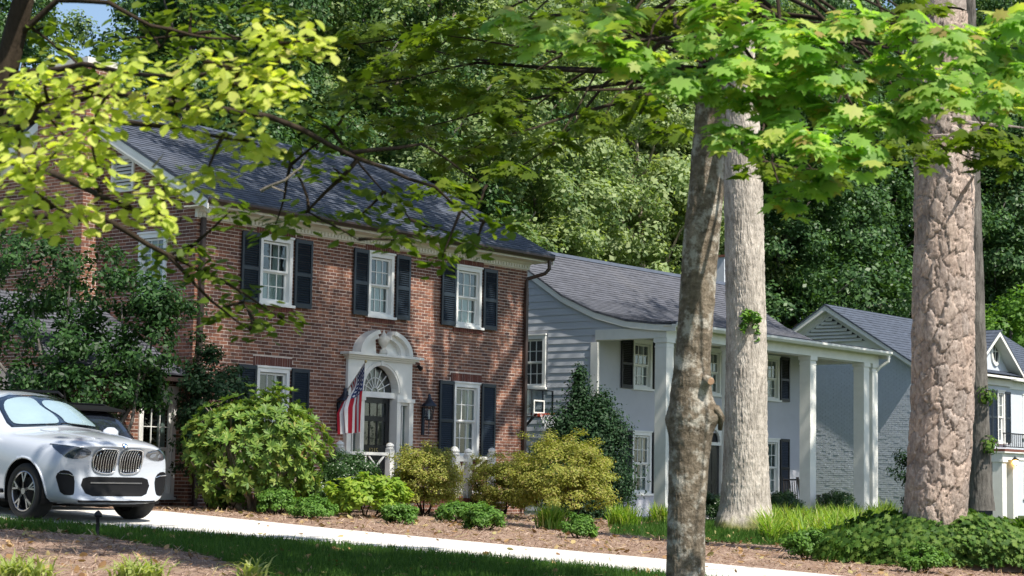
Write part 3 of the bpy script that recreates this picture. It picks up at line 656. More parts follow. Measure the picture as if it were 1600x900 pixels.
# ------------------------------------------------------------------ the white porch house
WB = Vector((46.2, 28.6, .5)); A0, A1, WF, PF = 40.58, 51.75, 28.6, 26.5; gl = .5
wh2 = thing('white_porch_house', 'white sided house with two storey columned porch under a swooping grey roof', 'house', WB)
RK = [(26.15, 5.52), (26.7, 5.55), (27.6, 5.66), (28.6, 5.93), (29.66, 6.40), (30.8, 7.14), (31.7, 7.86)]; RKY, RKZ = 31.7, 7.86
def rkz(y):
    if y > RKY: y = 2*RKY-y
    return float(np.interp(y, [p[0] for p in RK], [p[1] for p in RK]))
wbk = 2*RKY-26.7; w2w = [(42.75, .92, 4.03, 5.3), (46.3, .92, 4.03, 5.3), (49.6, .92, 4.03, 5.3), (42.75, .92, 1.24, 2.86), (49.6, .92, 1.24, 2.86)]
mb = MB(); T2 = lambda u, n, z: tuple(Vector((u, WF+n, z))-WB); h2 = [(c-w/2, c+w/2, a, b) for c, w, a, b in w2w]+[(45.72, 46.88, .7, 2.95)]
wall_mb(A0+.02, A1, .2, 5.6, h2, T2, n0=0, n1=.22, mb=mb)
wall_mb(-(wbk-WF), -.221, .2, 5.5, [(-2.04-.44, -2.04+.44, 3.98, 5.36)], lambda u, n, z: tuple(Vector((A0+.025+n, WF-u, z))-WB), n0=0, n1=.15, mb=mb); mb.box(A1-.2-WB.x, .22, -.3, A1-WB.x, wbk-WB.y, 5.5-WB.z); mb.box(A0+.2-WB.x, wbk-.2-WB.y, -.3, A1-.2-WB.x, wbk-WB.y, 5.5-WB.z)
mb.build('wall', M['stucco'], wh2)
pl = [(26.5, 5.44)]+[(y, rkz(y)-.1) for y in np.linspace(26.5, 2*RKY-26.5, 30)]+[(2*RKY-26.5, 5.44)]
for xx in (A0+.03, A1-.12): shift(MB().prism(pl, xx, xx+.09, lambda x, y, z: (y, x, z)), WB).build('gable_wall', M['stucco'], wh2)
# lap siding on the left side, board by board
swz = (30.62, .92, 3.98, 5.36); z = .55; hh = .19
sw_y0, sw_y1 = swz[0]-swz[1]/2, swz[0]+swz[1]/2; sw_y0 = 30.17
while z < 7.6:
    zt_ = min(z+hh, 7.75)
    def lim(zz):      # front limit of the wall at this height
        if zz < 5.40: return WF+.12
        ys_ = np.linspace(26.35, RKY, 200); ok = [y for y in ys_ if rkz(y)-.16 > zz]
        return ok[0] if ok else None
    l0, l1 = lim(z), lim(zt_-.03)
    if l0 is None: break
    if l1 is None: l1 = RKY-.1
    segs = [(l0, l1, wbk, wbk)]
    if z+.03 < swz[3]+.07 and zt_ > swz[2]-.09: segs = [(l0, l1, sw_y0-.045, sw_y0-.045), (sw_y1+.05, sw_y1+.05, wbk, wbk)]
    for a0_, a1_, b0_, b1_ in segs:
        b1_ = min(b1_, 2*RKY-a1_); b0_ = min(b0_, 2*RKY-a0_) if z > 5.4 else b0_
        if b0_-a0_ < .05: continue
        e = random.uniform(-.002, .002)
        MB().add([tuple(Vector(v)-WB) for v in ((A0-.016+e, a0_, z), (A0-.016+e, b0_, z), (A0+.002, b1_, zt_), (A0+.002, a1_, zt_), (A0+.03, a0_, z), (A0+.03, b0_, z))], [(0, 1, 2, 3)[::-1], (0, 4, 5, 1)]).build('siding_board', M['siding'], wh2)
    z += hh
o = window(wh2, (A0-.01-WB.x, swz[0]+.02-WB.y, swz[2]-WB.z), -math.pi/2, .9, swz[3]-swz[2], 3, 2, 0, cas=.1)
shift(MB().box(A0-.05, WF-.10, .5, A0+.035, WF+.12, 5.12), WB).build('corner_post', M['trim'], wh2)
for k, (c, w, a, b) in enumerate(w2w):
    window(wh2, (c-WB.x, WF-WB.y, a-WB.z), 0, w, b-a, 3, 2, 1, seed=20+k, blind=False)
    for sg in (-1, 1): shutter(wh2, (c+sg*(w/2+.03+.27)-WB.x, WF-.06-WB.y, a-.03-WB.z), 0, .54, b-a+.06, 'blackpaint')
# door of the porch house
mb = MB(); c = 46.3
for x0, x1, a, b in ((-.58, -.46, .7, 2.6), (.46, .58, .7, 2.6), (-.7, .7, 2.601, 2.69)): mb.box(c+x0, WF-.05, a, c+x1, WF+.1, b)
A = arc(c, 2.69, .36, math.pi, 0, 14); B = arc(c, 2.69, .50, math.pi, 0, 14)
for i in range(14): mb.prism([A[i], A[i+1], B[i+1], B[i]], WF-.06, WF+.02)
mb.prism([(c-.58, 2.69), (c-.58, 3.25), (c+.58, 3.25), (c+.58, 2.69)]+arc(c, 2.69, .36, 0, math.pi, 14)[1:-1][::1], WF-.012, WF+.01)
ds = shift(mb, WB).build('door_frame', M['trim'], wh2)
mb = MB(); mb.box(c-.459, WF+.04, .7, c+.459, WF+.08, 2.6)
for x in (-.22, .22):
    for a, b in ((.85, 1.5), (1.62, 2.45)): mb.box(c+x-.15, WF+.03, a, c+x+.15, WF+.0395, b)
shift(mb, WB).build('door', M['door'], wh2); shift(MB().prism(arc(c, 2.69, .355, math.pi, 0, 14), WF+.05, WF+.06), WB).build('fanlight', M['room'], wh2)
# porch: floor, columns, beam, ceiling, gutter, roof
shift(MB().box(A0, PF-.35, .2, A1+.55, WF-.001, .62), WB).build('porch_floor', M['concrete'], wh2)
def column(x, y, w=.34, top=5.17, bot=.62):
    mb = MB(); mb.box(-w/2, -w/2, bot, w/2, w/2, top-.12); mb.box(-w/2-.04, -w/2-.04, bot-.01, w/2+.04, w/2+.04, bot+.14); mb.box(-w/2-.03, -w/2-.03, top-.119, w/2+.03, w/2+.03, top-.001); mb.box(-w/2-.012, -w/2-.012, top-.24, w/2+.012, w/2+.012, top-.2)
    return mb.mesh('column', M['trim'])
cm = column(0, 0)
for x in (A0+.19, 44.0, 48.2, 51.45): link('column', cm, wh2, (x-WB.x, PF+.1-WB.y, -WB.z))
link('column', cm, wh2, (52.0-WB.x, PF+.1-WB.y, -WB.z))
mb = MB(); mb.box(A0-.02, PF-.09, 5.171, A1+.45, PF+.29, 5.44); mb.box(A0-.019, PF+.291, 5.172, A0+.3, WF-.001, 5.439); mb.box(A1-.3, PF+.291, 5.172, A1-.001, WF-.001, 5.439); shift(mb, WB).build('porch_beam', M['trim'], wh2)
shift(MB().box(A0+.3, PF+.29, 5.38, A1-.3, WF-.001, 5.42), WB).build('porch_ceiling', M['cream'], wh2)
mb = MB(); extrude_x(mb, [(26.2, 5.42), (26.08, 5.42), (26.03, 5.48), (26.03, 5.54), (26.05, 5.54), (26.06, 5.50), (26.2, 5.50)], A0-.1, A1+.62); shift(mb, WB).build('gutter', M['trim'], wh2)
shift(MB().box(A0-.1, 26.201, 5.4405, A1+.55, 26.45, 5.47), WB).build('soffit', M['cream'], wh2)
rf = roof_profile('roof', [(26.08, 5.555)]+RK[1:], A0-.1, A1+.6, 'roofgrey', wh2, off=WB, thick=.04)
roof_profile('roof', [(2*RKY-p[0], p[1]) for p in RK], A0-.1, A1+.6, 'roofgrey', wh2, off=WB, thick=.04)
mb = MB(); mb.prism([(RKY-.15, RKZ-.085), (RKY, RKZ+.035), (RKY+.15, RKZ-.085), (RKY, RKZ+.01)], A0-.11, A1+.61, lambda x, y, z: (y, x, z)); shift(mb, WB).build('ridge_cap', M['roofdark'], rf)
ysr = list(np.linspace(26.1, RKY, 26))
for xx in (A0-.085, A1+.56):
    mb = MB(); mb.prism([(y, rkz(y)-.04) for y in ysr]+[(y, rkz(y)-.20) for y in ysr[::-1]], xx, xx+.03, lambda x, y, z: (y, x, z))
    shift(mb, WB).build('rake_board', M['trim'], wh2); mb = MB(); mb.prism([(2*RKY-y, rkz(y)-.04) for y in ysr]+[(2*RKY-y, rkz(y)-.20) for y in ysr[::-1]], xx, xx+.03, lambda x, y, z: (y, x, z)); shift(mb, WB).build('rake_board', M['trim'], wh2)
mb = MB(); x = A1+.5; mb.tube([(x, 26.12, 5.45), (x, 26.12, 5.25), (x-.1, 26.35, 5.08), (x-.12, 26.5, 4.9), (x-.12, 26.5, .7)], .05, 10); shift(mb, WB).build('downspout', M['trim'], wh2)
cp = onY(1128, 437, 32.6); mb = MB(); mb.box(cp.x-.35, 32.3, 6.5, cp.x+.45, 32.9, onY(1128, 404, 32.6).z); ch2 = shift(mb, WB).build('chimney', M['whitebrick'], wh2)
zc = onY(1128, 404, 32.6).z; shift(MB().box(cp.x-.4, 32.25, zc+.001, cp.x+.5, 32.95, zc+.07), WB).build('cap', M['brick'], ch2)

# rocking chairs on that porch
def rocker(x, y, rz, label):
    t = thing('rocking_chair', label, 'chair', (x, y, .62), rz, 'rocking chairs on the white porch'); W2 = .28
    for s in (-1, 1):
        MB().tube([(s*W2, -.42+.84*i/8, .03+.10*((i-4)/4)**2) for i in range(9)], .018, 6).build('runner', M['wood'], t)
        MB().tube([(s*W2, -.26, .06), (s*W2, -.25, .62)], .02, 6).build('leg', M['wood'], t); MB().tube([(s*W2, .2, .05), (s*W2, .22, .45), (s*W2*.96, .36, 1.14)], .02, 6).build('leg', M['wood'], t)
        MB().bar((s*W2, -.3, .63), (s*W2, .25, .63), .06, .025).build('armrest', M['wood'], t)
    MB().add([(-W2, -.27, .42), (W2, -.27, .42), (W2, .22, .38), (-W2, .22, .38), (-W2, -.27, .39), (W2, -.27, .39), (W2, .22, .35), (-W2, .22, .35)], [(0, 1, 2, 3), (7, 6, 5, 4), (0, 4, 5, 1), (1, 5, 6, 2), (2, 6, 7, 3), (3, 7, 4, 0)]).build('seat', M['wood'], t)
    for i in range(7):
        xx = -.2+.4*i/6; MB().bar((xx, .225, .46), (xx, .35, 1.02), .028, .012).build('slat', M['wood'], t)
    MB().bar((-W2, .355, 1.06), (W2, .355, 1.06), .1, .02, (0, -.3, 1)).build('top_rail', M['wood'], t)
pa = onY(1240, 775, 27.6); rocker(pa.x, 27.5, math.radians(-38), 'black rocking chair against the wall left of the porch column')
pa = onY(1275, 775, 27.0); rocker(pa.x, 27.2, math.radians(25), 'black rocking chair hidden behind the porch column')
# basketball hoop in the gap
HY = 29.6; hr = onY(863, 630, HY).x; hl = hr-1.3; hz1 = onY(848, 611, HY).z; hz0 = onY(848, 651, HY).z; q0 = onY(833, 636, HY).x; q1 = onY(850, 636, HY).x; qz0 = onY(841, 646, HY).z; qz1 = onY(841, 625, HY).z
hm = (q0+q1)/2; t = thing('basketball_hoop', 'basketball hoop with clear backboard between the two houses', 'hoop', (hm, HY, gz(hm, HY))); g0 = t.location.z
hl, hr, q0, q1, hz0, hz1, qz0, qz1 = hl-hm, hr-hm, q0-hm, q1-hm, hz0-g0, hz1-g0, qz0-g0, qz1-g0
MB().box(hl, -.01, hz0, hr, .01, hz1).build('backboard', M['acrylic'], t)
mb = MB(); mb.box(hl-.02, -.02, hz0, hl, .03, hz1); mb.box(hr, -.02, hz0, hr+.02, .03, hz1); mb.box(hl-.02, -.02, hz0-.03, hr+.02, .03, hz0-.001); mb.box(hl-.02, -.02, hz1+.001, hr+.02, .03, hz1+.025); mb.build('frame', M['iron'], t)
mb = MB(); mb.box(q0, -.025, qz0, q0+.04, -.011, qz1); mb.box(q1-.04, -.025, qz0, q1, -.011, qz1); mb.box(q0+.04, -.025, qz0, q1-.04, -.011, qz0+.035); mb.box(q0+.04, -.025, qz1-.035, q1-.04, -.011, qz1); mb.build('target_square', M['trim'], t)
mb = MB(); mb.box(q0-.02, .031, hz0-.1, q0+.02, .06, hz1); mb.box(q1-.02, .031, hz0-.1, q1+.02, .06, hz1); mb.tube([(0, .5, 0), (0, .5, qz0+.2)], .06, 8); mb.bar((0, .5, qz0+.1), (0, .06, qz0+.3), .05); mb.bar((0, .5, qz0-.4), (0, .06, qz0), .05); mb.build('pole', M['iron'], t)
rz_ = qz0-.02; rim = [(.23*math.cos(a), -.33+.23*math.sin(a), rz_) for a in [i*2*math.pi/20 for i in range(21)]]
mb = MB(); mb.tube(rim, .014, 6, False); mb.box(-.08, -.11, rz_-.06, .08, -.026, rz_+.02); mb.build('rim', M['orange'], t)
mb = MB()
for i in range(12):
    for s_ in (1, -1):
        P = []
        for k in range(5): a = (i+s_*k*.5)*math.pi/6; r_ = .225-.1*min(1, k/3.2); P.append((r_*math.cos(a), -.33+r_*math.sin(a), rz_-k*.095))
        mb.tube(P, .005, 4, False)
mb.build('net', M['net'], t)

# ------------------------------------------------------------------ the far white brick house
FB = Vector((62, 28.1, .5)); FX = 58.0; FY, FRY, FRZ, FE = 28.15, 31.16, 7.62, 5.72
far = thing('white_brick_house', 'far white painted brick house with louvred gable and front pediment', 'house', FB)
FS = (FRZ-FE)/(FRY-FY); FBK = 2*FRY-FY; FX1 = 72.
mb = MB(); Tf = lambda u, n, z: tuple(Vector((u, FY+n, z))-FB)
fw_ = [(60.2, .9, 3.4, 4.95), (64.6, .9, 3.4, 4.95), (67.5, .9, 3.4, 4.95), (67.5, .9, 1.2, 2.8)]
fh = [(c-w/2, c+w/2, a, b) for c, w, a, b in fw_]
wall_mb(FX+.02, FX1, .2, FE+.1, fh, Tf, n0=0, n1=.2, mb=mb)
mb.add([tuple(Vector((FX, y, z))-FB) for y, z in ((FY, .2), (FY, FE), (FRY, FRZ-.05), (FBK, FE), (FBK, .2))], [(0, 1, 2, 3, 4)])
mb.box(FX+.02-FB.x, FBK-.2-FB.y, -.3, FX1-FB.x, FBK-FB.y, FE-FB.z); mb.box(FX1-.2-FB.x, .2, -.3, FX1-FB.x, FBK-.2-FB.y, FE-FB.z); fwl = mb.build('wall', M['whitebrick'], far)
def ftop(z):
    if z < FE-.05: return (-(FBK-FY), 0)
    d = (FRZ-.15-z)/FS
    return None if d < .1 else (-(FRY+d-FY), -(FRY-d-FY))
vz0, vz1 = 6.42, 7.35
q = bricks_mb(brick_rects(-(FBK-FY), 0, .6, 6.05, [], ftop), lambda u, n, z: tuple(Vector((FX-.012+n, FY-u, z))-FB), .009, .006); o = q.build('brick_coursing', M['whitebrick'], fwl); o['kind'] = 'stuff'
gv = shift(MB().prism([(FRY-(FRZ-.12-6.06)/FS, 6.06), (FRY+(FRZ-.12-6.06)/FS, 6.06), (FRY, FRZ-.12)], FX-.016, FX-.004, lambda x, y, z: (y, x, z)), FB).build('gable_panel', M['trim'], far)
for k in range(8):      # louvre slats of the gable vent
    z = 6.40+k*.118; d = (FRZ-.36-z)/FS-.12
    if d < .08: continue
    MB().add([tuple(Vector(v)-FB) for v in ((FX-.11, FRY-d, z-.01), (FX-.11, FRY+d, z-.01), (FX-.018, FRY+d, z+.085), (FX-.018, FRY-d, z+.085), (FX-.10, FRY-d, z-.03), (FX-.10, FRY+d, z-.03))], [(0, 1, 2, 3), (0, 4, 5, 1)]).build('louvre_slat', M['trim'], gv)
zz = (6.38, FRZ-.34); d = (zz[1]-zz[0])/FS-.1
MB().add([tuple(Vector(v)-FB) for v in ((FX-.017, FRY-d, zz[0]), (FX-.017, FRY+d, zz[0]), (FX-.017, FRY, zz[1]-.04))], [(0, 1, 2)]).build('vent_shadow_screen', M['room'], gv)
mb = MB()
for sg in (-1, 1):
    mb.prism([(FRY+sg*d_, FRZ-FS*d_+e) for d_, e in ((0, .0), (3.25, .0), (3.25, -.16), (0, -.20))], FX-.36, FX-.33, lambda x, y, z: (y, x, z))
    mb.prism([(FRY+sg*d_, FRZ-FS*d_+e) for d_, e in ((0, -.12), (3.2, -.12), (3.2, -.15), (0, -.15))], FX-.329, FX-.017, lambda x, y, z: (y, x, z))
    mb.prism([(FRY+sg*d_, FRZ-FS*d_+e) for d_, e in ((0, -.151), (3.1, -.151), (3.1, -.27), (0, -.30))], FX-.04, FX-.015, lambda x, y, z: (y, x, z))
    shift(mb, FB).build('rake_board', M['trim'], far); mb = MB()
roof_profile('roof', [(FY-.3, FE-.17), (FRY, FRZ+.02)], FX-.38, FX1+.3, 'roofdark', far, off=FB, step=.2); roof_profile('roof', [(FBK+.3, FE-.17), (FRY, FRZ+.02)], FX-.38, FX1+.3, 'roofdark', far, off=FB, step=.2)
mb = MB(); mb.box(FX-.36, FY-.34, FE-.32, FX1+.3, FY-.30, FE-.16); mb.box(FX-.05, FY-.03, FE-.6, FX1, FY+.0, FE-.2); shift(mb, FB).build('fascia', M['trim'], far)
# projecting front bay with pediment, oval window, balcony and porch light
BY = 27.0; YP = BY-.4; pk = onY(1562, 517, YP); pr = onY(1600, 586, YP); c = pk.x; slope = (pk.z-pr.z)/(pr.x-pk.x); BH = 3.0; cz = onY(1570, 589, YP).z+.18; hw = (pk.z-cz)/slope
b0, b1 = c-hw+.25, c+hw-.25; ft = lambda u, n, z: tuple(Vector((u, BY+n, z))-FB)
wz = onY(1552, 609, BY).z
bw = [(c-.62, .62, 3.1, wz-.02), (c+.95, .62, 3.1, wz-.02)]
mb = MB(); wall_mb(b0, b1, 2.75, cz, [(x-w/2, x+w/2, a, b) for x, w, a, b in bw], ft, n0=0, n1=.15, mb=mb); mb.prism([(b0-FB.x, cz-FB.z), (b1-FB.x, cz-FB.z), (c-FB.x, pk.z-.12-FB.z)], BY-FB.y, BY+.15-FB.y)
mb.box(b0-FB.x, BY+.15-FB.y, 2.75-FB.z, b0+.15-FB.x, FY-.001-FB.y, cz-FB.z); mb.box(b1-.15-FB.x, BY+.15-FB.y, 2.75-FB.z, b1-FB.x, FY-.001-FB.y, cz-FB.z); mb.build('front_bay', M['whitebrick'], far)
for k, (x, w, a, b) in enumerate(bw):
    window(far, ft(x, 0, a), 0, w, b-a, 2, 2, 1, seed=40+k, blind=False, cas=.07)
    for sg in (-1, 1): shutter(far, ft(x+sg*(w/2+.24), -.05, a), 0, .42, b-a, 'shutter')
for k, (x, w, a, b) in enumerate(fw_):
    window(far, tuple(Vector((x, FY, a))-FB), 0, w, b-a, 3, 2, 1, seed=50+k, blind=False)
ov = onY(1554, 549, BY); mb = MB(); E1 = [(ov.x+.36*math.cos(a), ov.z+.50*math.sin(a)) for a in np.linspace(0, 2*math.pi, 25)[:-1]]; E2 = [(ov.x+.26*math.cos(a), ov.z+.38*math.sin(a)) for a in np.linspace(0, 2*math.pi, 25)[:-1]]
for i in range(24): j = (i+1) % 24; mb.prism([E1[i], E1[j], E2[j], E2[i]], BY-.06, BY+.0)
mb.box(ov.x-.015, BY-.03, ov.z-.37, ov.x+.015, BY-.015, ov.z+.37); mb.box(ov.x-.25, BY-.032, ov.z-.015, ov.x+.25, BY-.017, ov.z+.015); ow = shift(mb, FB).build('oval_window', M['trim'], far)
shift(MB().prism(E2, BY-.013, BY-.006), FB).build('pane', M['room'], ow)
mb = MB()
for sg in (-1, 1):
    q = [(c+sg*d_, pk.z-slope*d_+e) for d_, e in ((0, .0), (hw+.2, .0), (hw+.2, -.13), (0, -.17))]; mb.prism(q if sg > 0 else q[::-1], BY-.42, BY-.38); q = [(c+sg*d_, pk.z-slope*d_+e) for d_, e in ((0, -.1), (hw+.1, -.1), (hw+.1, -.13), (0, -.13))]; mb.prism(q, BY-.379, BY+.1)
mb.box(b0-.25, BY-.40, cz-.22, b1+.25, BY-.36, cz-.10); mb.box(b0-.05, BY-.08, cz-.45, b1+.05, BY-.001, cz-.23); shift(mb, FB).build('pediment_trim', M['trim'], far)
roof_profile('pediment_apron', [(BY-.40, cz-.10), (BY-.001, cz+.06)], b0-.2, b1+.2, 'roofdark', far, off=FB)
for sg in (-1, 1): roof_profile('bay_roof', [(c+sg*(hw+.25), pk.z-slope*(hw+.25)+.03), (c, pk.z+.03)], BY-.43, FRY-.8, 'roofdark', far, off=FB, step=.2, axis='y')
dz = onY(1570, 703, BY-1.2).z
mb = MB(); mb.box(b0-.2, BY-1.3, dz-.32, b1+.3, BY-.001, dz-.1); mb.box(b0-.25, BY-1.4, dz-.099, b1+.35, BY-.001, dz-.06); shift(mb, FB).build('balcony', M['trim'], far)
shift(MB().box(b0-.25, BY-1.4, dz-.059, b1+.35, BY-.001, dz+.03), FB).build('balcony_floor', M['soldier'], far)
rl = MB(); rzt = onY(1570, 677, BY-1.3).z; rl.bar((b0-.2, BY-1.33, rzt), (b1+.3, BY-1.33, rzt), .04); rl.bar((b0-.2, BY-1.33, dz+.1), (b1+.3, BY-1.33, dz+.1), .03); rl = shift(rl, FB).build('balcony_rail', M['iron'], far)
bal = MB().box(-.012, -.012, dz+.1-FB.z, .012, .012, rzt-.02-FB.z).mesh('baluster', M['iron']); x = b0-.15
while x < b1+.3: link('baluster', bal, rl, (x-FB.x, BY-1.33-FB.y, 0)); x += .165
lx = onY(1583, 740, BY-1.2).x
cm2 = MB(); cm2.box(-.17, -.17, .55-FB.z, .17, .17, dz-.4-FB.z); cm2.box(-.21, -.21, dz-.399-FB.z, .21, .21, dz-.321-FB.z); cm2 = cm2.mesh('column', M['trim'])
for x in (b0, lx, b1+.1): link('column', cm2, far, (x-FB.x, BY-1.1-FB.y, 0))
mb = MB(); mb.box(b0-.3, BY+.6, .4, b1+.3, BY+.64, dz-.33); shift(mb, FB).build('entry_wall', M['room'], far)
lp = onY(1586, 722, BY-1.35); t = thing('porch_light', 'small lit porch light under the balcony of the far white house', 'lamp', lp)
E_ = NT('lit_bulb'); E_.b.inputs['Emission Color'].default_value = (1, .55, .15, 1); E_.b.inputs['Emission Strength'].default_value = 14; E_.b.inputs['Base Color'].default_value = (1, .6, .2, 1)
MB().lathe([(.02, -.09), (.075, -.05), (.085, .02), (.04, .07)], (0, 0, 0), 12).build('bulb', E_.mat, t, smooth=True); mb = MB(); mb.lathe([(.14, .06), (.14, .085), (.03, .15), (.01, .2)], (0, 0, 0), 12); mb.box(-.14, .0, -.12, -.12, .02, .07); mb.box(.12, 0, -.12, .14, .02, .07); mb.build('cage', M['iron'], t)
# ------------------------------------------------------------------ foliage helpers (numpy)
LEAF = {
 'oval': (np.array([(0, -.5), (.23, -.15), (.2, .2), (0, .5), (-.2, .2), (-.23, -.15)]), [(0, 1, 2, 3), (0, 3, 4, 5)]),
 'ovate': (np.array([(0, -.5), (.25, -.30), (.34, -.02), (.22, .28), (0, .5), (-.22, .28), (-.34, -.02), (-.25, -.30)]), [(0, 1, 2, 3, 4), (0, 4, 5, 6, 7)]),
 'lance': (np.array([(0, -.5), (.12, -.2), (.16, .12), (0, .5), (-.16, .12), (-.12, -.2)]), [(0, 1, 2, 3), (0, 3, 4, 5)]),
 'quad': (np.array([(0, -.5), (.32, 0), (0, .5), (-.32, 0)]), [(0, 1, 2, 3)]),
 'blade': (np.array([(-.05, 0), (.05, 0), (.035, .6), (0, 1.), (-.035, .6)]), [(0, 1, 2, 3, 4)]),
}
mp = [(0, -.45), (.10, -.22), (.40, -.34), (.33, -.12), (.55, .06), (.33, .10), (.36, .30), (.14, .22), (0, .55)]
mp = mp+[(-x, y) for x, y in mp[-2:0:-1]]
LEAF['maple'] = (np.array(mp), [(0, 1, 2, 3, 4, 5, 6, 7, 8), (0, 8, 9, 10, 11, 12, 13, 14, 15)])
def unit(a): return a/np.maximum(np.linalg.norm(a, axis=1, keepdims=True), 1e-9)
def leaf_mesh(name, mat, P, N, size, shape='oval', up=None, fold=.12, rnd=None, rng=RNG, droop=0.):
    P = np.asarray(P, float); n = len(P); N = unit(np.asarray(N, float)); t2, faces = LEAF[shape]; k = len(t2); size = np.broadcast_to(np.asarray(size, float), (n,))
    if up is None: up = rng.normal(size=(n, 3))
    Yv = unit(up-N*np.sum(up*N, 1, keepdims=True)); Xv = np.cross(Yv, N)
    loc = t2[None]*size[:, None, None]; fo = fold*(.2+2.2*rng.random((n, 1))); dr_ = droop*(.3+1.4*rng.random((n, 1))); z = -fo*np.abs(loc[:, :, 0])-dr_*(loc[:, :, 1]**2)/np.maximum(size[:, None], 1e-6)
    V = P[:, None]+Xv[:, None]*loc[:, :, :1]+Yv[:, None]*loc[:, :, 1:2]+N[:, None]*z[:, :, None]
    me = bpy.data.meshes.new(name); fc = np.concatenate([np.asarray(f) for f in faces]); ln = np.array([len(f) for f in faces]); nf = len(faces)
    li = (fc[None]+(np.arange(n)*k)[:, None]).ravel(); tot = np.tile(ln, n); st = np.concatenate([[0], np.cumsum(tot)[:-1]])
    me.vertices.add(n*k); me.vertices.foreach_set('co', V.astype(np.float32).ravel()); me.loops.add(len(li)); me.loops.foreach_set('vertex_index', li.astype(np.int32))
    me.polygons.add(n*nf); me.polygons.foreach_set('loop_start', st.astype(np.int32)); me.polygons.foreach_set('loop_total', tot.astype(np.int32))
    at = me.attributes.new('rnd', 'FLOAT', 'FACE'); r = rng.random(n) if rnd is None else np.clip(rnd, 0, 1); at.data.foreach_set('value', np.repeat(r, nf).astype(np.float32))
    me.materials.append(mat); me.update(calc_edges=True); return me
def sphere_pts(n, rng=RNG): return unit(rng.normal(size=(n, 3)))
def clumps(n_cl, n_lf, R, rcl, rng=RNG, shell=.55, zmin=-.6, upb=.5, lobes=5, flat=1.):
    """leaf positions and normals: leaf clumps filling an uneven ellipsoid"""
    d = sphere_pts(n_cl*3, rng); d = d[d[:, 2] > zmin][:n_cl]; L = sphere_pts(lobes, rng)
    bump = 1+.28*np.max(np.maximum(d@L.T, 0)**6, axis=1)-.16*rng.random(len(d)); rad = (shell+(1-shell)*rng.random(len(d))**.6)*bump*np.clip(1+.10*rng.normal(size=len(d)), .75, 1.28)
    C = d*rad[:, None]*np.array(R); idx = rng.integers(0, len(C), n_cl*n_lf); off = sphere_pts(len(idx), rng)*(rng.random(len(idx))**.5)[:, None]*rcl*np.array([1, 1, .75*flat])
    P = C[idx]+off; N = unit(off/rcl*.9+d[idx]*.5+np.array([0, 0, upb])+rng.normal(size=P.shape)*.45); return P, N, C
LM = {
 'box': leaf_mat('boxwood_leaf', [(.018, .05, .012), (.035, .085, .02), (.06, .13, .03)], .25, .5, .35),
 'rhodo': leaf_mat('rhododendron_leaf', [(.06, .13, .03), (.11, .20, .04), (.18, .27, .05), (.25, .31, .07), (.30, .19, .07)], .3, .25, .5),
 'azalea': leaf_mat('azalea_leaf', [(.16, .20, .04), (.26, .29, .055), (.34, .35, .07), (.28, .22, .09)], .35, .25, .5),
 'lime': leaf_mat('hydrangea_leaf', [(.15, .26, .03), (.24, .36, .05), (.32, .40, .06)], .4, .25, .5),
 'holly': leaf_mat('holly_leaf', [(.010, .030, .012), (.02, .055, .02), (.035, .085, .03)], .2, .25, .55),
 'low': leaf_mat('low_shrub_leaf', [(.06, .14, .025), (.10, .21, .035), (.15, .28, .05)], .35, .25, .5),
 'lily': leaf_mat('lily_blade', [(.11, .21, .02), (.18, .31, .035), (.26, .38, .06), (.34, .34, .12)], .4, .3, .4),
 'ivy': leaf_mat('ivy_leaf', [(.03, .075, .012), (.055, .125, .02), (.10, .18, .03), (.15, .23, .05)], .3, .2, .6),
 'crape': leaf_mat('dark_glossy_leaf', [(.014, .04, .014), (.026, .07, .018), (.05, .12, .028)], .3, .25, .5),
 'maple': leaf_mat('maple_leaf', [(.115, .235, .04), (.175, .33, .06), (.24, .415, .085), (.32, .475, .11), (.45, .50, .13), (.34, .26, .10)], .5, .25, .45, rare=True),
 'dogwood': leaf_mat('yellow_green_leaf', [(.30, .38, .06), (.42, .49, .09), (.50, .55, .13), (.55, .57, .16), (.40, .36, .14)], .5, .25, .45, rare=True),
 'olive_shade': leaf_mat('shaded_olive_leaf', [(.07, .12, .012), (.10, .16, .018), (.15, .20, .025)], .5, .2, .5),  # shaded copy of the maple and yellow-green leaves, shade put into the colour
 'far1': leaf_mat('forest_leaf_mid', [(.08, .15, .055), (.15, .22, .08), (.24, .31, .13)], .35, .25, .5),
 'far2': leaf_mat('forest_leaf_shade', [(.03, .075, .028), (.055, .12, .04), (.09, .175, .055)], .3, .3, .45),  # darker green stands in for trees in shadow
 'far3': leaf_mat('forest_leaf_haze', [(.15, .22, .10), (.25, .33, .15), (.37, .44, .22)], .4, .25, .5),  # paleness stands for sunlight and distance haze, put into the leaf colour
 'grass': leaf_mat('grass_blade', [(.03, .08, .012), (.05, .12, .018), (.08, .15, .03)], .35, .2, .5),
 'chip': leaf_mat('mulch_chip', [(.09, .055, .04), (.22, .145, .105), (.36, .26, .2), (.5, .4, .32)], .0, .1, .9),
 'needle': leaf_mat('pine_needle', [(.03, .07, .02), (.05, .10, .03)], .2, .2, .5),
}
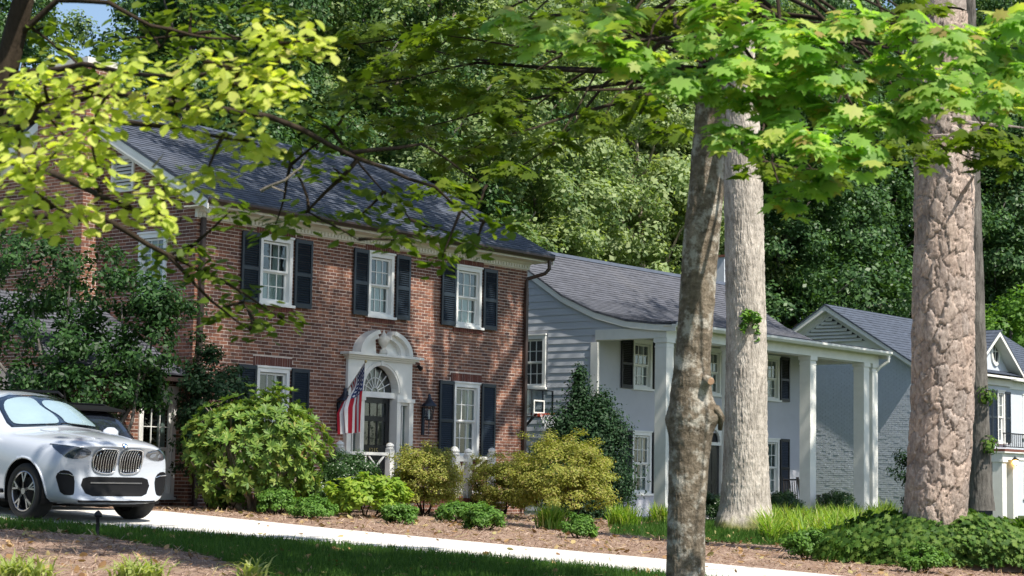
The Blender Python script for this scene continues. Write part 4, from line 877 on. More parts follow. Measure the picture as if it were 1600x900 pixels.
def bark(name, cols, scale=9., sc=(1, 1, .22), bump=.7, moss=None, lichen=None, plate=False):
    m = NT(name); m.set(rough=.92, spec=.12); f = m.noise(scale, 7, .68, sc=sc); fine = m.noise(scale*5, 5, .7, sc=(1, 1, .5)); g = m.noise(1.7, 3, .6)
    c = m.ramp(f, [(.28+.44*i/(len(cols)-1), k) for i, k in enumerate(cols)]); c = m.mix(.45, c, m.ramp(g, [(.35, (.5,)*3), (.65, (1.25,)*3)]), 'MULTIPLY'); c = m.mix(.5, c, m.ramp(fine, [(.3, (.55,)*3), (.7, (1.25,)*3)]), 'MULTIPLY')
    if lichen: c = m.mix(m.ramp(m.noise(5, 6, .7), [(.52, (0, 0, 0)), (.62, (.8,)*3)]), c, lichen)
    if plate:
        at = m.n('Attribute', attribute_name='rnd'); c = m.mix(.75, c, m.ramp(at.outputs['Fac'], [(0, (.66, .65, .66)), (.3, (1.08, .95, .88)), (.5, (.82, .80, .81)), (.75, (1.2, 1.08, 1.0)), (1, (.95, .92, .92))]), 'MULTIPLY')
    if moss:
        sp = m.n('SeparateXYZ'); m.l(m.n('TexCoord').outputs['Object'], sp.inputs[0]); ad = m.n('Math', operation='MULTIPLY_ADD'); ad.inputs[1].default_value = 1.4; m.l(g, ad.inputs[0]); mm = m.n('Math', operation='MULTIPLY'); mm.inputs[1].default_value = -1.5; m.l(sp.outputs[2], mm.inputs[0]); m.l(mm.outputs[0], ad.inputs[2])
        c = m.mix(m.ramp(ad.outputs[0], [(.1, (0, 0, 0)), (.45, (.85,)*3)]), c, moss)
    ad2 = m.n('Math', operation='MULTIPLY_ADD'); ad2.inputs[1].default_value = .5; m.l(fine, ad2.inputs[0]); m.l(f, ad2.inputs[2])
    m.l(c, m.b.inputs['Base Color']); m.bump(ad2.outputs[0], bump, .03); return m.mat
BK = {'oak': bark('oak_bark', [(.20, .18, .155), (.48, .435, .385), (.66, .61, .55)], 14, moss=(.16, .17, .03)), 'maple': bark('maple_bark', [(.065, .052, .038), (.19, .155, .115), (.34, .29, .23)], 9, (1, 1, 1.6), .8, lichen=(.52, .49, .43)),
      'pine': bark('pine_bark', [(.25, .21, .19), (.44, .375, .33), (.62, .55, .50)], 20, (1, 1, .5), 1., plate=True), 'grey': bark('grey_bark', [(.05, .047, .042), (.14, .13, .12), (.22, .21, .19)], 12), 'twig': bark('twig_bark', [(.03, .022, .016), (.06, .045, .03)], 10), 'pale': bark('pale_bark', [(.12, .10, .075), (.30, .26, .21), (.42, .37, .30)], 6)}
def crooked(a, b, n, wob, rnd=random):
    a, b = Vector(a), Vector(b); L = (b-a).length; P = []; ph = [rnd.uniform(0, 6.3) for _ in range(6)]
    for i in range(n+1):
        t = i/n; e = math.sin(math.pi*t)*wob*L; P.append(a.lerp(b, t)+Vector((math.sin(ph[0]+4*t)*e, math.sin(ph[1]+5*t)*e, math.sin(ph[2]+3*t)*e*.5)))
    return P
# ------------------------------------------------------------------ shrubs
def shrub(name, label, base, R, mat, n_cl, n_lf, rcl, size, shape='oval', zc=None, cat='shrub', group=None, stems=6, seed=1, stem='twig', rz=1., **kw):
    rng = np.random.default_rng(seed); base = Vector(base); t = thing(name, label, cat, base, 0, group); zc = R[2]*.9 if zc is None else zc
    P, N, C = clumps(n_cl, n_lf, R, rcl, rng, **kw); P[:, 2] += zc; C[:, 2] += zc; ok = P[:, 2] > .03
    me = leaf_mesh('foliage', LM[mat], P[ok], N[ok], size*(.7+.6*rng.random(ok.sum())), shape, rng=rng); link('foliage', me, t)
    mb = MB(); rnd = random.Random(seed)
    for k in range(stems):
        c = Vector(C[rnd.randrange(len(C))]); c.z = max(c.z, .15); a = Vector((c.x*.12, c.y*.12, -.05)); mb.tube(crooked(a, c, 5, .08, rnd), [.016*R[2]+.008-(.012*R[2])*i/5 for i in range(6)], 5)
    if stems: mb.build('stem', BK[stem], t)
    return t
def at_px(x, y): return gp(x, y)
def rad(px, p): return px*dep(p)/FPX
# rhododendron whorls
def rhodo():
    b = gp(395, 800); b = Vector((24.2, 24.3, gz(24.2, 24.3))); D = dep(b); rng = np.random.default_rng(5); t = thing('rhododendron', 'big rhododendron with whorled light green leaves in front of the brick house', 'shrub', b)
    rx, rz = 112*D/FPX, 95*D/FPX; d = sphere_pts(1400, rng); d = d[d[:, 2] > -.75][:900]; LB = sphere_pts(9, rng); rad_ = (.70+.28*rng.random(len(d)))*(.88+.32*np.max(np.maximum(d@LB.T, 0)**5, axis=1)); C = d*rad_[:, None]*np.array([rx, rx*.85, rz]); C[:, 2] += rz*.98
    C += rng.normal(size=C.shape)*.06; n = 11; k = np.repeat(np.arange(len(C)), n); a = np.tile(np.arange(n)*2.4, len(C))+rng.random(len(k))*.5; ax = unit(d+np.array([0, 0, .6])+rng.normal(size=d.shape)*.25)[k]
    ref = unit(np.cross(ax, np.array([.3, .5, .1]))); r2 = np.cross(ax, ref); dirv = ref*np.cos(a)[:, None]+r2*np.sin(a)[:, None]; tilt = .15+.5*rng.random(len(k)); out = unit(dirv+ax*tilt[:, None]); L = .125
    P = C[k]+out*L*.55; N = unit(ax-dirv*tilt[:, None]); tip = np.clip(.1+.75*rng.random(len(k))*(.4+.6*rng.random(len(C))[k])+.25*(rng.random(len(k)) > .86), 0, 1)
    link('foliage', leaf_mesh('foliage', LM['rhodo'], P, N, L*(.85+.5*rng.random(len(k))), 'lance', up=out, rnd=tip, rng=rng, droop=.3), t)
    mb = MB(); rnd = random.Random(3)
    for q in range(38):
        c = Vector(C[rnd.randrange(len(C))]); mb.tube(crooked((c.x*.15, c.y*.15, -.05), c, 6, .09, rnd), [.045-.006*i for i in range(7)], 6)
    mb.build('stem', BK['pale'], t)
rhodo()
sh = shrub
def pxs(x, ybase, wpx, hpx, X=None):
    p = gp(x, ybase); D = dep(p); return p, wpx/2*D/FPX, hpx/2*D/FPX
def along(px, py, Y):        # a base on the ground at a given setback Y
    p = onY(px, py, Y); return Vector((p.x, Y, gz(p.x, Y)))
b = along(335, 700, 26.2); D = dep(b); sh('dark_shrub', 'dark glossy evergreen shrub at the left corner of the brick house', b, (62*D/FPX, .8, 1.5), 'holly', 90, 110, .25, .085, zc=1.62, seed=21)
b = along(545, 760, 23.9); D = dep(b); sh('boxwood', 'round dark green boxwood in front of the lattice railing', b, (46*D/FPX, .55, .45), 'box', 160, 110, .14, .04, zc=.62, seed=22, shell=.8)
b = along(500, 770, 24.2); sh('boxwood', 'small dark clipped shrub between rhododendron and boxwood', b, (.42, .4, .35), 'box', 90, 90, .14, .045, zc=.42, seed=23)
b = along(575, 800, 22.6); D = dep(b); sh('hydrangea', 'bright lime green hydrangea below the lattice railing', b, (60*D/FPX, .55, .36), 'lime', 80, 34, .16, .12, zc=.40, seed=24, upb=.9)
b = along(664, 800, 23.0); D = dep(b); sh('azalea', 'tall yellow-green azalea in front of the doorway steps', b, (52*D/FPX, .7, .68), 'azalea', 200, 120, .18, .045, zc=.62, seed=25, flat=.75, upb=.8)
b = along(782, 800, 23.4); D = dep(b); sh('azalea', 'azalea under the right ground floor window beside the white posts', b, (44*D/FPX, .7, .66), 'azalea', 170, 110, .17, .045, zc=.55, seed=26, flat=.75, upb=.8)
b = along(880, 800, 21.4); D = dep(b); sh('azalea', 'broad golden green azalea before the holly and white house', b, (86*D/FPX, .95, .82), 'azalea', 280, 130, .2, .045, zc=.82, seed=27, flat=.65, upb=.9)
for k, (x, y, w, h, lb) in enumerate(((356, 800, 62, 36, 'small round green shrub at the foot of the rhododendron'), (432, 805, 60, 42, 'leafy low shrub right under the rhododendron branches'), (488, 812, 70, 32, 'low light green shrub on mulch below the dark boxwoods'), (622, 820, 62, 30, 'low shrub below the bright hydrangea on the mulch'), (708, 818, 60, 30, 'low green shrub in front of the brick step'), (758, 830, 68, 38, 'small mounded shrub with a hard shadow on the mulch'), (905, 843, 50, 36, 'small upright shrub at the mulch edge near the lily clump'), (1262, 876, 78, 44, 'bushy low shrub in front of the long lily grass'), (1446, 897, 74, 40, 'small bright shrub at the foot of the ivy mound'), (255, 790, 44, 70, 'yellow-green shrub just right of the white car'))):
    p, rx, rz = pxs(x, y, w, h); sh('low_shrub', lb, p, (rx, rx*.9, rz), 'low' if k != 9 else 'azalea', 46, 80, rx*.3, .055, zc=rz*1.1, seed=60+k, group='low shrubs along the mulch bed', upb=.8, stems=7)
# holly between the houses
def holly():
    hx_ = onY(922, 780, 24.6).x; b = Vector((hx_, 24.6, gz(hx_, 24.6))); D = dep(b); cx = 800+FPX*(b-CAM).dot(rt)/D; rng = np.random.default_rng(8); t = thing('holly', 'tall dark green holly bush with pointed top beside the white house', 'shrub', b); P = []; N = []
    tops = [(906, 572, .2), (905, 590, .26), (905, 612, .32), (900, 640, .4), (930, 625, .3), (940, 612, .28), (945, 640, .4), (962, 655, .34), (880, 640, .4), (930, 650, .7), (945, 700, .7), (890, 700, .75), (920, 740, .8), (965, 735, .4)]
    for x, y, r_ in tops:
        c = atD(x, y, D)-b; n = int(3800*r_*r_/.3)
        d = sphere_pts(n, rng); rr = rng.random(n)**.4*np.clip(1+.28*rng.normal(size=n), .5, 1.8); q = np.array(c)+d*rr[:, None]*np.array([r_, r_, r_*1.25])-np.array([0, 0, r_*.9]); P.append(q); N.append(d+np.array([0, 0, .4])+rng.normal(size=d.shape)*.5)
    P = np.vstack(P); N = np.vstack(N); ok = P[:, 2] > .05; link('foliage', leaf_mesh('foliage', LM['holly'], P[ok], N[ok], .07*(.7+.6*rng.random(ok.sum())), 'oval', rng=rng), t)
    mb = MB()
    for x, y, r_ in tops: mb.tube(crooked((0, 0, -.1), atD(x, y, D)-b, 6, .05), [.04-.005*i for i in range(7)], 5)
    mb.build('stem', BK['twig'], t)
holly()
b = along(840, 700, 28.9); sh('dark_shrub', 'dark shrub in the gap below the basketball hoop', (b.x+.6, 28.6, b.z), (.8, .6, .95), 'holly', 70, 90, .25, .08, zc=1.1, seed=31)
for k, (x, Y, w, h, lb) in enumerate(((1100, 26.0, 30, .4, 'clipped hedge shrub by the porch door behind the maple trunk'), (1222, 25.9, 44, .45, 'round clipped dark shrub by the porch right of the oak'), (1312, 25.7, 66, .42, 'low clipped hedge between the porch columns'))):
    b = along(x, 800, Y); D = dep(b); sh('clipped_hedge', lb, b, (w/2*D/FPX, .5, h), 'box', 110, 100, .15, .05, zc=h*.95, seed=33+k, group='clipped shrubs before the porch')
b = Vector((54.2, 25.4, gz(54, 25))); sh('dark_shrub', 'tall dark evergreen shrub left of the pine by the far house', b, (1.15, 1.0, 1.25), 'holly', 140, 110, .3, .09, zc=1.35, seed=39)
b = Vector((58.5, 22.5, gz(58, 22))); sh('dark_hedge', 'dark clipped hedge in front of the far house entrance', b, (2.2, .7, .55), 'holly', 120, 100, .2, .08, zc=.5, seed=40)
# grass-like lilies and ground covers
def blades(name, label, pts, n_per, L, mat='lily', cat='plants', kind=None, seed=1, lean=.9):
    rng = np.random.default_rng(seed); V = []; F = []; R = []
    base = Vector(pts[0])
    for p in pts:
        p = np.array(p)-np.array(base)
        for _ in range(n_per):
            a = rng.random()*6.283; o = p+np.array([rng.normal()*.07, rng.normal()*.07, 0]); l = L*(.6+.6*rng.random()); d = np.array([math.cos(a), math.sin(a), 0]); s = np.array([-d[1], d[0], 0]); w = .011+.006*rng.random(); ln = lean*(.3+rng.random()*.8); b0 = len(V); r = rng.random()
            for j, t_ in enumerate((0, .35, .7, 1.)):
                q = o+d*l*ln*t_**1.7*.7+np.array([0, 0, l*(t_-.42*ln*t_**2.4)]); ww = w*(1, .95, .6, .05)[j]; V += [q-s*ww, q+s*ww]
            F += [(b0+2*j, b0+2*j+1, b0+2*j+3, b0+2*j+2) for j in range(3)]; R += [r]*3
    me = bpy.data.meshes.new('blades'); me.from_pydata([tuple(v) for v in V], [], F); at = me.attributes.new('rnd', 'FLOAT', 'FACE'); at.data.foreach_set('value', np.array(R, np.float32)); me.materials.append(LM[mat])
    t = link(name, me, None, base); tag(t, label, cat)
    if kind: t['kind'] = kind
    return t
def clpt(x, y, s): p = gp(x, y); a, b = p.x+random.gauss(0, s), p.y+random.gauss(0, s); return (a, b, gz(a, b)+.01)
def gpt(x, y): p = gp(x, y); return (p.x, p.y, p.z+.01)
for k, (x, y, w, n, lb) in enumerate(((865, 832, 34, 7, 'clump of arching green lily leaves before the golden azalea'), (975, 830, 36, 7, 'lily clump with yellowing blades below the holly'), (1030, 822, 6, 4, 'low lily clump at the edge of the small lawn patch'))):
    blades('lily_clump', lb, [clpt(x, y-4, .13) for _ in range(n)], 60, .5, seed=70+k)
blades('lily_bed', 'long bed of bright arching lily grass right of the oak', [gpt(random.uniform(1175, 1400), random.uniform(800, 850)) for _ in range(120)], 60, .68, 'lily', 'plants', 'stuff', 75, 1.35)
LM['pale'] = leaf_mat('pale_blade', [(.22, .30, .08), (.32, .38, .12), (.42, .46, .2)], .4, .2, .5)
for k, (x, y, n, lb) in enumerate(((6, 905, 6, 'pale lily clump at the left edge of the near mulch'), (42, 908, 5, 'pale lily clump right of the one at the left edge'), (205, 908, 4, 'thin pale green blades at the bottom edge of the sunlit mulch'), (238, 906, 4, 'second tuft of pale blades at the bottom edge'), (905, 848, 0, ''), (385, 905, 3, 'sparse grass tuft where the mulch meets the shaded lawn'))):
    if n: blades('lily_clump', lb, [clpt(x, y, .08) for _ in range(n)], 16, .33, 'pale', seed=76+k, lean=1.7)
def ivy():
    rng = np.random.default_rng(12); c = gp(1470, 893); c = Vector((26.3, 12.3, gz(26, 12.3))); n = 26000; a = rng.random(n)*6.283; r = np.sqrt(rng.random(n)); hx = lambda rr: .50*np.cos(np.minimum(rr, 1)*1.45)
    R1 = np.array([math.cos(.1)*2.2, 0]); e1 = np.array(r0)*1.0; e2 = np.array((-r0.y, r0.x, 0))
    lump = 1+.16*np.sin(a*5+1)+.10*np.sin(a*9); P = e1*(np.cos(a)*r*2.0*lump)[:, None]+e2*(np.sin(a)*r*1.5*lump)[:, None]; P[:, 2] = hx(r)*(1+.15*np.sin(P[:, 0]*4)*np.cos(P[:, 1]*3.3))+rng.random(n)**2*.30
    N = unit(P*np.array([1, 1, .2])+np.array([0, 0, 1.0])+rng.normal(size=P.shape)*.6)
    me = leaf_mesh('ivy', LM['ivy'], P, N, .095*(.6+.8*rng.random(n)), 'maple', rng=rng); o = link('ivy_mound', me, None, c); tag(o, 'dark green ivy mound around the foot of the pine', 'ivy', kind='stuff')
    mb = MB(); K = 24; rings = 7
    for i in range(rings+1):
        rr = i/rings
        for k in range(K): aa = 2*math.pi*k/K; l_ = 1+.16*math.sin(aa*5+1)+.10*math.sin(aa*9); p = e1*math.cos(aa)*rr*1.95*l_+e2*math.sin(aa)*rr*1.45*l_; mb.v.append((p[0], p[1], float(hx(rr))-.06-.02*rr))
    for i in range(rings):
        for k in range(K): mb.f.append((i*K+k, i*K+(k+1) % K, (i+1)*K+(k+1) % K, (i+1)*K+k)); mb.m.append(0)
    o = mb.build('soil_mound', M['mulch'], None, c, smooth=True); structure(o, 'low soil mound under the ivy')
ivy()
# lawn grass blades where the photo shows them, mulch chips
def scatter(f, box, n, rng):
    x = box[0]+(box[1]-box[0])*rng.random(n); y = box[2]+(box[3]-box[2])*rng.random(n); ok = np.array([f(a, b) for a, b in zip(x, y)], bool); x, y = x[ok], y[ok]; return np.stack([x, y, np.array([gz(a, b) for a, b in zip(x, y)])], 1)
rng = np.random.default_rng(3)
strip = lambda x, y: x < drl(y)+.03 and not bedl(x, y) and x > 13
P = scatter(strip, (13, 19.6, 10.5, 24), 85000, rng); N = rng.normal(size=P.shape)*np.array([1, 1, .15]); upv = np.array([0, 0, 1.])+rng.normal(size=P.shape)*np.array([.45, .45, .1])
o = link('lawn_grass', leaf_mesh('lawn_grass', LM['grass'], P, N, .10*(.5+.8*rng.random(len(P))), 'blade', up=upv, rng=rng)); tag(o, 'shaded mown grass strip between near mulch and driveway', 'grass', kind='stuff')
far_l = lambda x, y: x > drr(y)+.2 and not bedr(x, y)
P = scatter(far_l, (27, 42, 12, 26), 60000, rng); N = rng.normal(size=P.shape)*np.array([1, 1, .15]); upv = np.array([0, 0, 1.])+rng.normal(size=P.shape)*np.array([.45, .45, .1])
o = link('lawn_grass', leaf_mesh('lawn_grass', LM['grass'], P, N, .13*(.5+.8*rng.random(len(P))), 'blade', up=upv, rng=rng)); tag(o, 'sunlit lawn patch behind the mulch near the oak', 'grass', kind='stuff')
for f, bx, n, lb in ((bedl, (9, 19, 12, 24), 26000, 'wood chips of the near left mulch bed'), (bedr, (21.8, 33, 9, 26), 36000, 'wood chips of the long mulch bed')):
    P = scatter(f, bx, n, rng); P[:, 2] += .025+.02*rng.random(len(P)); N = rng.normal(size=P.shape)*.35+np.array([0, 0, 1.])
    o = link('mulch_chips', leaf_mesh('mulch_chips', LM['chip'], P, N, .10*(.4+.9*rng.random(len(P))), 'blade', rng=rng)); tag(o, lb, 'mulch', kind='stuff')

LM['litter'] = leaf_mat('dry_leaf', [(.16, .09, .045), (.28, .17, .08), (.40, .28, .15), (.30, .30, .12)], .1, .15, .8)
P = scatter(lambda x, y: not (drl(y)-.1 < x < drr(y)+.05) or rng.random() < .12, (10, 36, 9, 26), 2600, rng); P[:, 2] += .055; N = rng.normal(size=P.shape)*.4+np.array([0, 0, 1.])
o = link('leaf_litter', leaf_mesh('leaf_litter', LM['litter'], P, N, .09*(.5+.9*rng.random(len(P))), 'ovate', rng=rng, fold=.3, droop=.4)); tag(o, 'dry fallen leaves scattered over mulch, lawn and driveway', 'leaves', kind='stuff')
P = scatter(lambda x, y: bedl(x, y) or bedr(x, y), (9, 33, 9, 26), 9000, rng); P[:, 2] += .05; N = rng.normal(size=P.shape)*.25+np.array([0, 0, 1.]); LEAF['straw'] = (np.array([(-.012, -.5), (.012, -.5), (.012, .5), (-.012, .5)]), [(0, 1, 2, 3)])
o = link('pine_straw', leaf_mesh('pine_straw', LM['litter'], P, N, .22*(.5+.8*rng.random(len(P))), 'straw', rng=rng)); tag(o, 'thin dry pine needles lying on the mulch beds', 'needles', kind='stuff')
# ------------------------------------------------------------------ trees
def vnoise(x, y, z, seed=0):
    """cheap lattice noise, vectorised"""
    def h(i, j, k): n = (i*374761393+j*668265263+k*2147483647+seed*974711) & 0xffffffff; n = ((n ^ (n >> 13))*1274126177) & 0xffffffff; return ((n ^ (n >> 16)) & 0xffff)/65535.
    xi, yi, zi = [np.floor(a).astype(np.int64) for a in (x, y, z)]; fx_, fy, fz = x-xi, y-yi, z-zi; s = lambda t: t*t*(3-2*t); fx_, fy, fz = s(fx_), s(fy), s(fz); r = 0
    for a in (0, 1):
        for b in (0, 1):
            for c in (0, 1): r = r+h(xi+a, yi+b, zi+c)*(fx_ if a else 1-fx_)*(fy if b else 1-fy)*(fz if c else 1-fz)
    return r
def dense_trunk(name, pts, rads, ns, nr, disp, mat, parent, off):
    P = np.array([tuple(Vector(p)-Vector(off)) for p in pts]); L = np.concatenate([[0], np.cumsum(np.linalg.norm(np.diff(P, axis=0), axis=1))]); s = np.linspace(0, L[-1], nr)
    C = np.stack([np.interp(s, L, P[:, i]) for i in range(3)], 1)
    k = max(3, nr//40); ker = np.ones(k)/k
    for i in range(3): C[:, i] = np.convolve(np.pad(C[:, i], (k//2, k-1-k//2), 'edge'), ker, 'valid')
    R = np.interp(s, L, rads); R = np.convolve(np.pad(R, (k//2, k-1-k//2), 'edge'), ker, 'valid'); th = np.linspace(0, 2*np.pi, ns, endpoint=False); TH, SS = np.meshgrid(th, s); RR = np.repeat(R[:, None], ns, 1)
    dv = disp(TH, SS, RR); at_ = None
    if isinstance(dv, tuple): dv, at_ = dv
    rr = RR+dv; V = np.stack([C[:, 0, None]+rr*np.cos(TH), C[:, 1, None]+rr*np.sin(TH), np.repeat(C[:, 2, None], ns, 1)], 2).reshape(-1, 3)
    i = np.arange(nr-1)[:, None]*ns; j = np.arange(ns)[None]; j2 = (j+1) % ns; F = np.stack([i+j, i+j2, i+ns+j2, i+ns+j], 2).reshape(-1, 4)
    me = bpy.data.meshes.new(name); me.vertices.add(len(V)); me.vertices.foreach_set('co', V.astype(np.float32).ravel()); me.loops.add(F.size); me.loops.foreach_set('vertex_index', F.astype(np.int32).ravel()); me.polygons.add(len(F)); me.polygons.foreach_set('loop_start', np.arange(0, F.size, 4, dtype=np.int32)); me.polygons.foreach_set('loop_total', np.full(len(F), 4, np.int32))
    me.polygons.foreach_set('use_smooth', np.ones(len(F), bool)); me.materials.append(mat); me.update(calc_edges=True)
    if at_ is not None: me.attributes.new('rnd', 'FLOAT', 'POINT').data.foreach_set('value', at_.astype(np.float32).ravel())
    return link(name, me, parent)
def rot(a): return np.cos(a), np.sin(a)
def plates_disp(sx, sz, depth, n, seed, H, Rm):
    rng = np.random.default_rng(seed); W = 2*np.pi*Rm; nu = 15; nv = int(H/.33); S = np.array([((a+.5*(b % 2)+rng.uniform(.12, .88))*W/nu % W, (b+rng.uniform(.02, .98))*H/nv) for a in range(nu) for b in range(nv)]); hgt = rng.random(len(S))
    S2 = np.vstack([S, S+[W, 0], S-[W, 0]]); h2 = np.tile(hgt, 3)
    def f(TH, SS, RR):
        wob = .10*(vnoise(np.cos(TH)*4, SS*5, np.sin(TH)*4, 5)-.5)+.075*(vnoise(np.cos(TH)*13, SS*15, np.sin(TH)*13, 6)-.5)+.03*(vnoise(np.cos(TH)*40, SS*45, np.sin(TH)*40, 7)-.5)
        q = np.stack([((TH/(2*np.pi))*W+wob).ravel()*sx, (SS+wob).ravel()*sz], 1); d1 = np.full(len(q), 9.); d2 = np.full(len(q), 9.); hh = np.zeros(len(q))
        for (a, b), h in zip(S2*[sx, sz], h2):
            d = np.hypot(q[:, 0]-a, q[:, 1]-b); m = d < d1; d2 = np.where(m, d1, np.minimum(d2, d)); hh = np.where(m, h, hh); d1 = np.where(m, d, d1)
        e = (d2-d1); fur = np.abs(vnoise(np.cos(TH.ravel())*5, np.sin(TH.ravel())*5, SS.ravel()*.9, 21)*.7+.3*vnoise(np.cos(TH.ravel())*14, np.sin(TH.ravel())*14, SS.ravel()*3, 22)-.5); edge = np.minimum(np.clip(e/.014, 0, 1)**.6*.7+.3*np.clip(e/.07, 0, 1), np.clip(fur/.012+.35, 0, 1)); fine = vnoise(q[:, 0]*28, q[:, 1]*40, q[:, 0]*0, 9)+.7*vnoise(q[:, 0]*70, q[:, 1]*80, q[:, 0]*0, 10)
        lay = vnoise(q[:, 0]*9, q[:, 1]*13, q[:, 0]*0, 14)+.5*vnoise(q[:, 0]*23, q[:, 1]*30, q[:, 0]*0, 15); lay = np.floor(lay*5)/5
        return (depth*(edge-1)+depth*.9*edge*hh+.009*edge*(lay-.7)+.007*(fine-.8)).reshape(TH.shape), hh.reshape(TH.shape)
    return f
def furrow_disp(depth, fx_, fz, seed, burls=()):
    def f(TH, SS, RR):
        c, s = np.cos(TH), np.sin(TH); n = vnoise(c*fx_, s*fx_, SS*fz, seed)*.6+vnoise(c*fx_*2.3, s*fx_*2.3, SS*fz*2.6, seed+1)*.4; d = depth*(np.abs(n-.5)*2-.5)+.03*(vnoise(c*1.2, s*1.2, SS*.8, seed+2)-.5)
        for a, z, r, h in burls: dth = np.angle(np.exp(1j*(TH-a))); d = d+h*np.exp(-((dth*RR)**2+(SS-z)**2)/(r*r))
        return d
    return f
VIEW = math.atan2(-fw.y, -fw.x)      # direction from a trunk towards the street
# ---- the pine
pb = Vector((26.05, 12.3, gz(26, 12.3))); Dp = dep(pb); pine = thing('pine_tree', 'big pine trunk with plated pinkish bark rising from the ivy', 'tree', pb)
pts = [pb+Vector((0, 0, -.2)), pb+Vector((0, 0, .35))]+[atD(x, y, Dp) for x, y in ((1473, 640), (1474, 450), (1475, 300), (1473, 150), (1470, 20))]
pts += [pts[-1]+Vector((.1, .1, 9)), pts[-1]+Vector((.2, .2, 19))]; w = Dp/FPX/2
rads = [102*w, 97*w, 94*w, 91*w, 88*w, 84*w, 80*w, .3, .1]; H = pts[-1].z-pts[0].z
cut = 7; low = dense_trunk('trunk', pts[:cut], rads[:cut], 220, 560, plates_disp(1., .58, .034, 420, 4, sum((pts[i+1]-pts[i]).length for i in range(cut-1)), .42), BK['pine'], pine, pb)
mb = MB(); mb.tube(pts[cut-1:], [80*w, .32, .1], 12); rnd = random.Random(4)
PN = []; NN = []
for k in range(22):
    a = rnd.uniform(0, 6.28); z = rnd.uniform(19, 26); o = Vector((pts[-3].x, pts[-3].y, z)); L = rnd.uniform(1.4, 3.4); e = o+Vector((math.cos(a)*L, math.sin(a)*L, rnd.uniform(.2, 1.1))); mb.tube(crooked(o, e, 5, .06, rnd), [.07-.01*i for i in range(6)], 6)
    n = 700; c = np.array(e-pb); PN.append(c+RNG.normal(size=(n, 3))*np.array([.75, .75, .35])); NN.append(RNG.normal(size=(n, 3)))
for (x, y, x2, y2) in ((1506, 300, 1522, 274), (1440, 215, 1530, 208), (1500, 190, 1600, 200)): mb.tube(crooked(atD(x, y, Dp-.38), atD(x2, y2, Dp-.7), 4, .03), [.035, .03, .025, .02, .012], 6)
shift(mb, pb).build('limb', BK['pine'], pine); link('crown', leaf_mesh('crown', LM['needle'], np.vstack(PN), np.vstack(NN), .38, 'blade'), pine)
# ---- the oak
ob_ = gp(1165, 824); ob_ = Vector((32.7, 19.4, gz(32.7, 19.4))); Do = dep(ob_); oak = thing('oak_tree', 'tall pale grey oak trunk with a leafy sprout and mossy flared base', 'tree', ob_); w = Do/FPX/2
cen = [(1163, 850, 110), (1164, 822, 100), (1164, 800, 84), (1165, 760, 76), (1165, 700, 70), (1166, 600, 66), (1166, 500, 63), (1163, 400, 62), (1161, 300, 61), (1157, 200, 60), (1152, 100, 58), (1148, 0, 56), (1146, -60, 54)]
pts = [atD(x, y, Do) for x, y, _ in cen]; rads = [c[2]*w for c in cen]
dense_trunk('trunk', pts, rads, 260, 700, furrow_disp(.030, 26, 7, 3, [(VIEW+.5, .4, .22, .10), (VIEW-.7, .35, .2, .08)]), BK['oak'], oak, ob_)
def crown(n_cl, n_lf, R, rcl, c, size, mat, shape, parent, off, seed, trunk_pt=None, limbs=0, barkm='grey', zmin=-.6, shell=.35, lr=.16):
    rng = np.random.default_rng(seed); P, N, C = clumps(n_cl, n_lf, R, rcl, rng, shell, zmin, .5, 7); c = np.array(Vector(c)-Vector(off)); P += c; C += c
    link('crown', leaf_mesh('crown', LM[mat], P, N, size*(.7+.6*rng.random(len(P))), shape, rng=rng), parent)
    if limbs:
        mb = MB(); rnd = random.Random(seed); tp = Vector(trunk_pt)-Vector(off)
        for k in range(limbs):
            e = Vector(C[rnd.randrange(len(C))]); mb.tube(crooked(tp+Vector((0, 0, rnd.uniform(-.3, 1.2))), e, 7, .07, rnd), [lr*(1-.11*i) for i in range(8)], 7)
        mb.build('limb', BK[barkm], parent)
crown(110, 150, (8.0, 5.6, 4.0), 1.0, (31.5, 21.6, 17.6), .22, 'far1', 'oval', oak, ob_, 41, pts[-1], 14, 'grey', -.9, .25)
# leafy sprout on the trunk
sc_ = atD(1176, 492, Do-.42)-ob_; rng = np.random.default_rng(6); n = 300; sp_ = sphere_pts(9, rng)*np.array([.42, .36, .30])+np.array([0, -.05, .05]); kk = rng.integers(0, 9, n); tt = rng.random(n)**.6
dd = sphere_pts(n, rng); Pp = np.array(sc_)+sp_[kk]*tt[:, None]+dd*.07+np.array([0, 0, -.25])*(tt**2)[:, None]; link('sprout', leaf_mesh('sprout', LM['low'], Pp, dd*.8+np.array([0, -.3, .8]), .10*(.5+.9*rng.random(n)), 'ovate', rng=rng, droop=.4), oak)
mb = MB()
for k in range(8): mb.tube(crooked(sc_+Vector((.12, .12, -.2)), Vector(Pp[k*30]), 3, .05), [.012, .01, .007, .004], 5)
mb.build('twig', BK['twig'], oak)
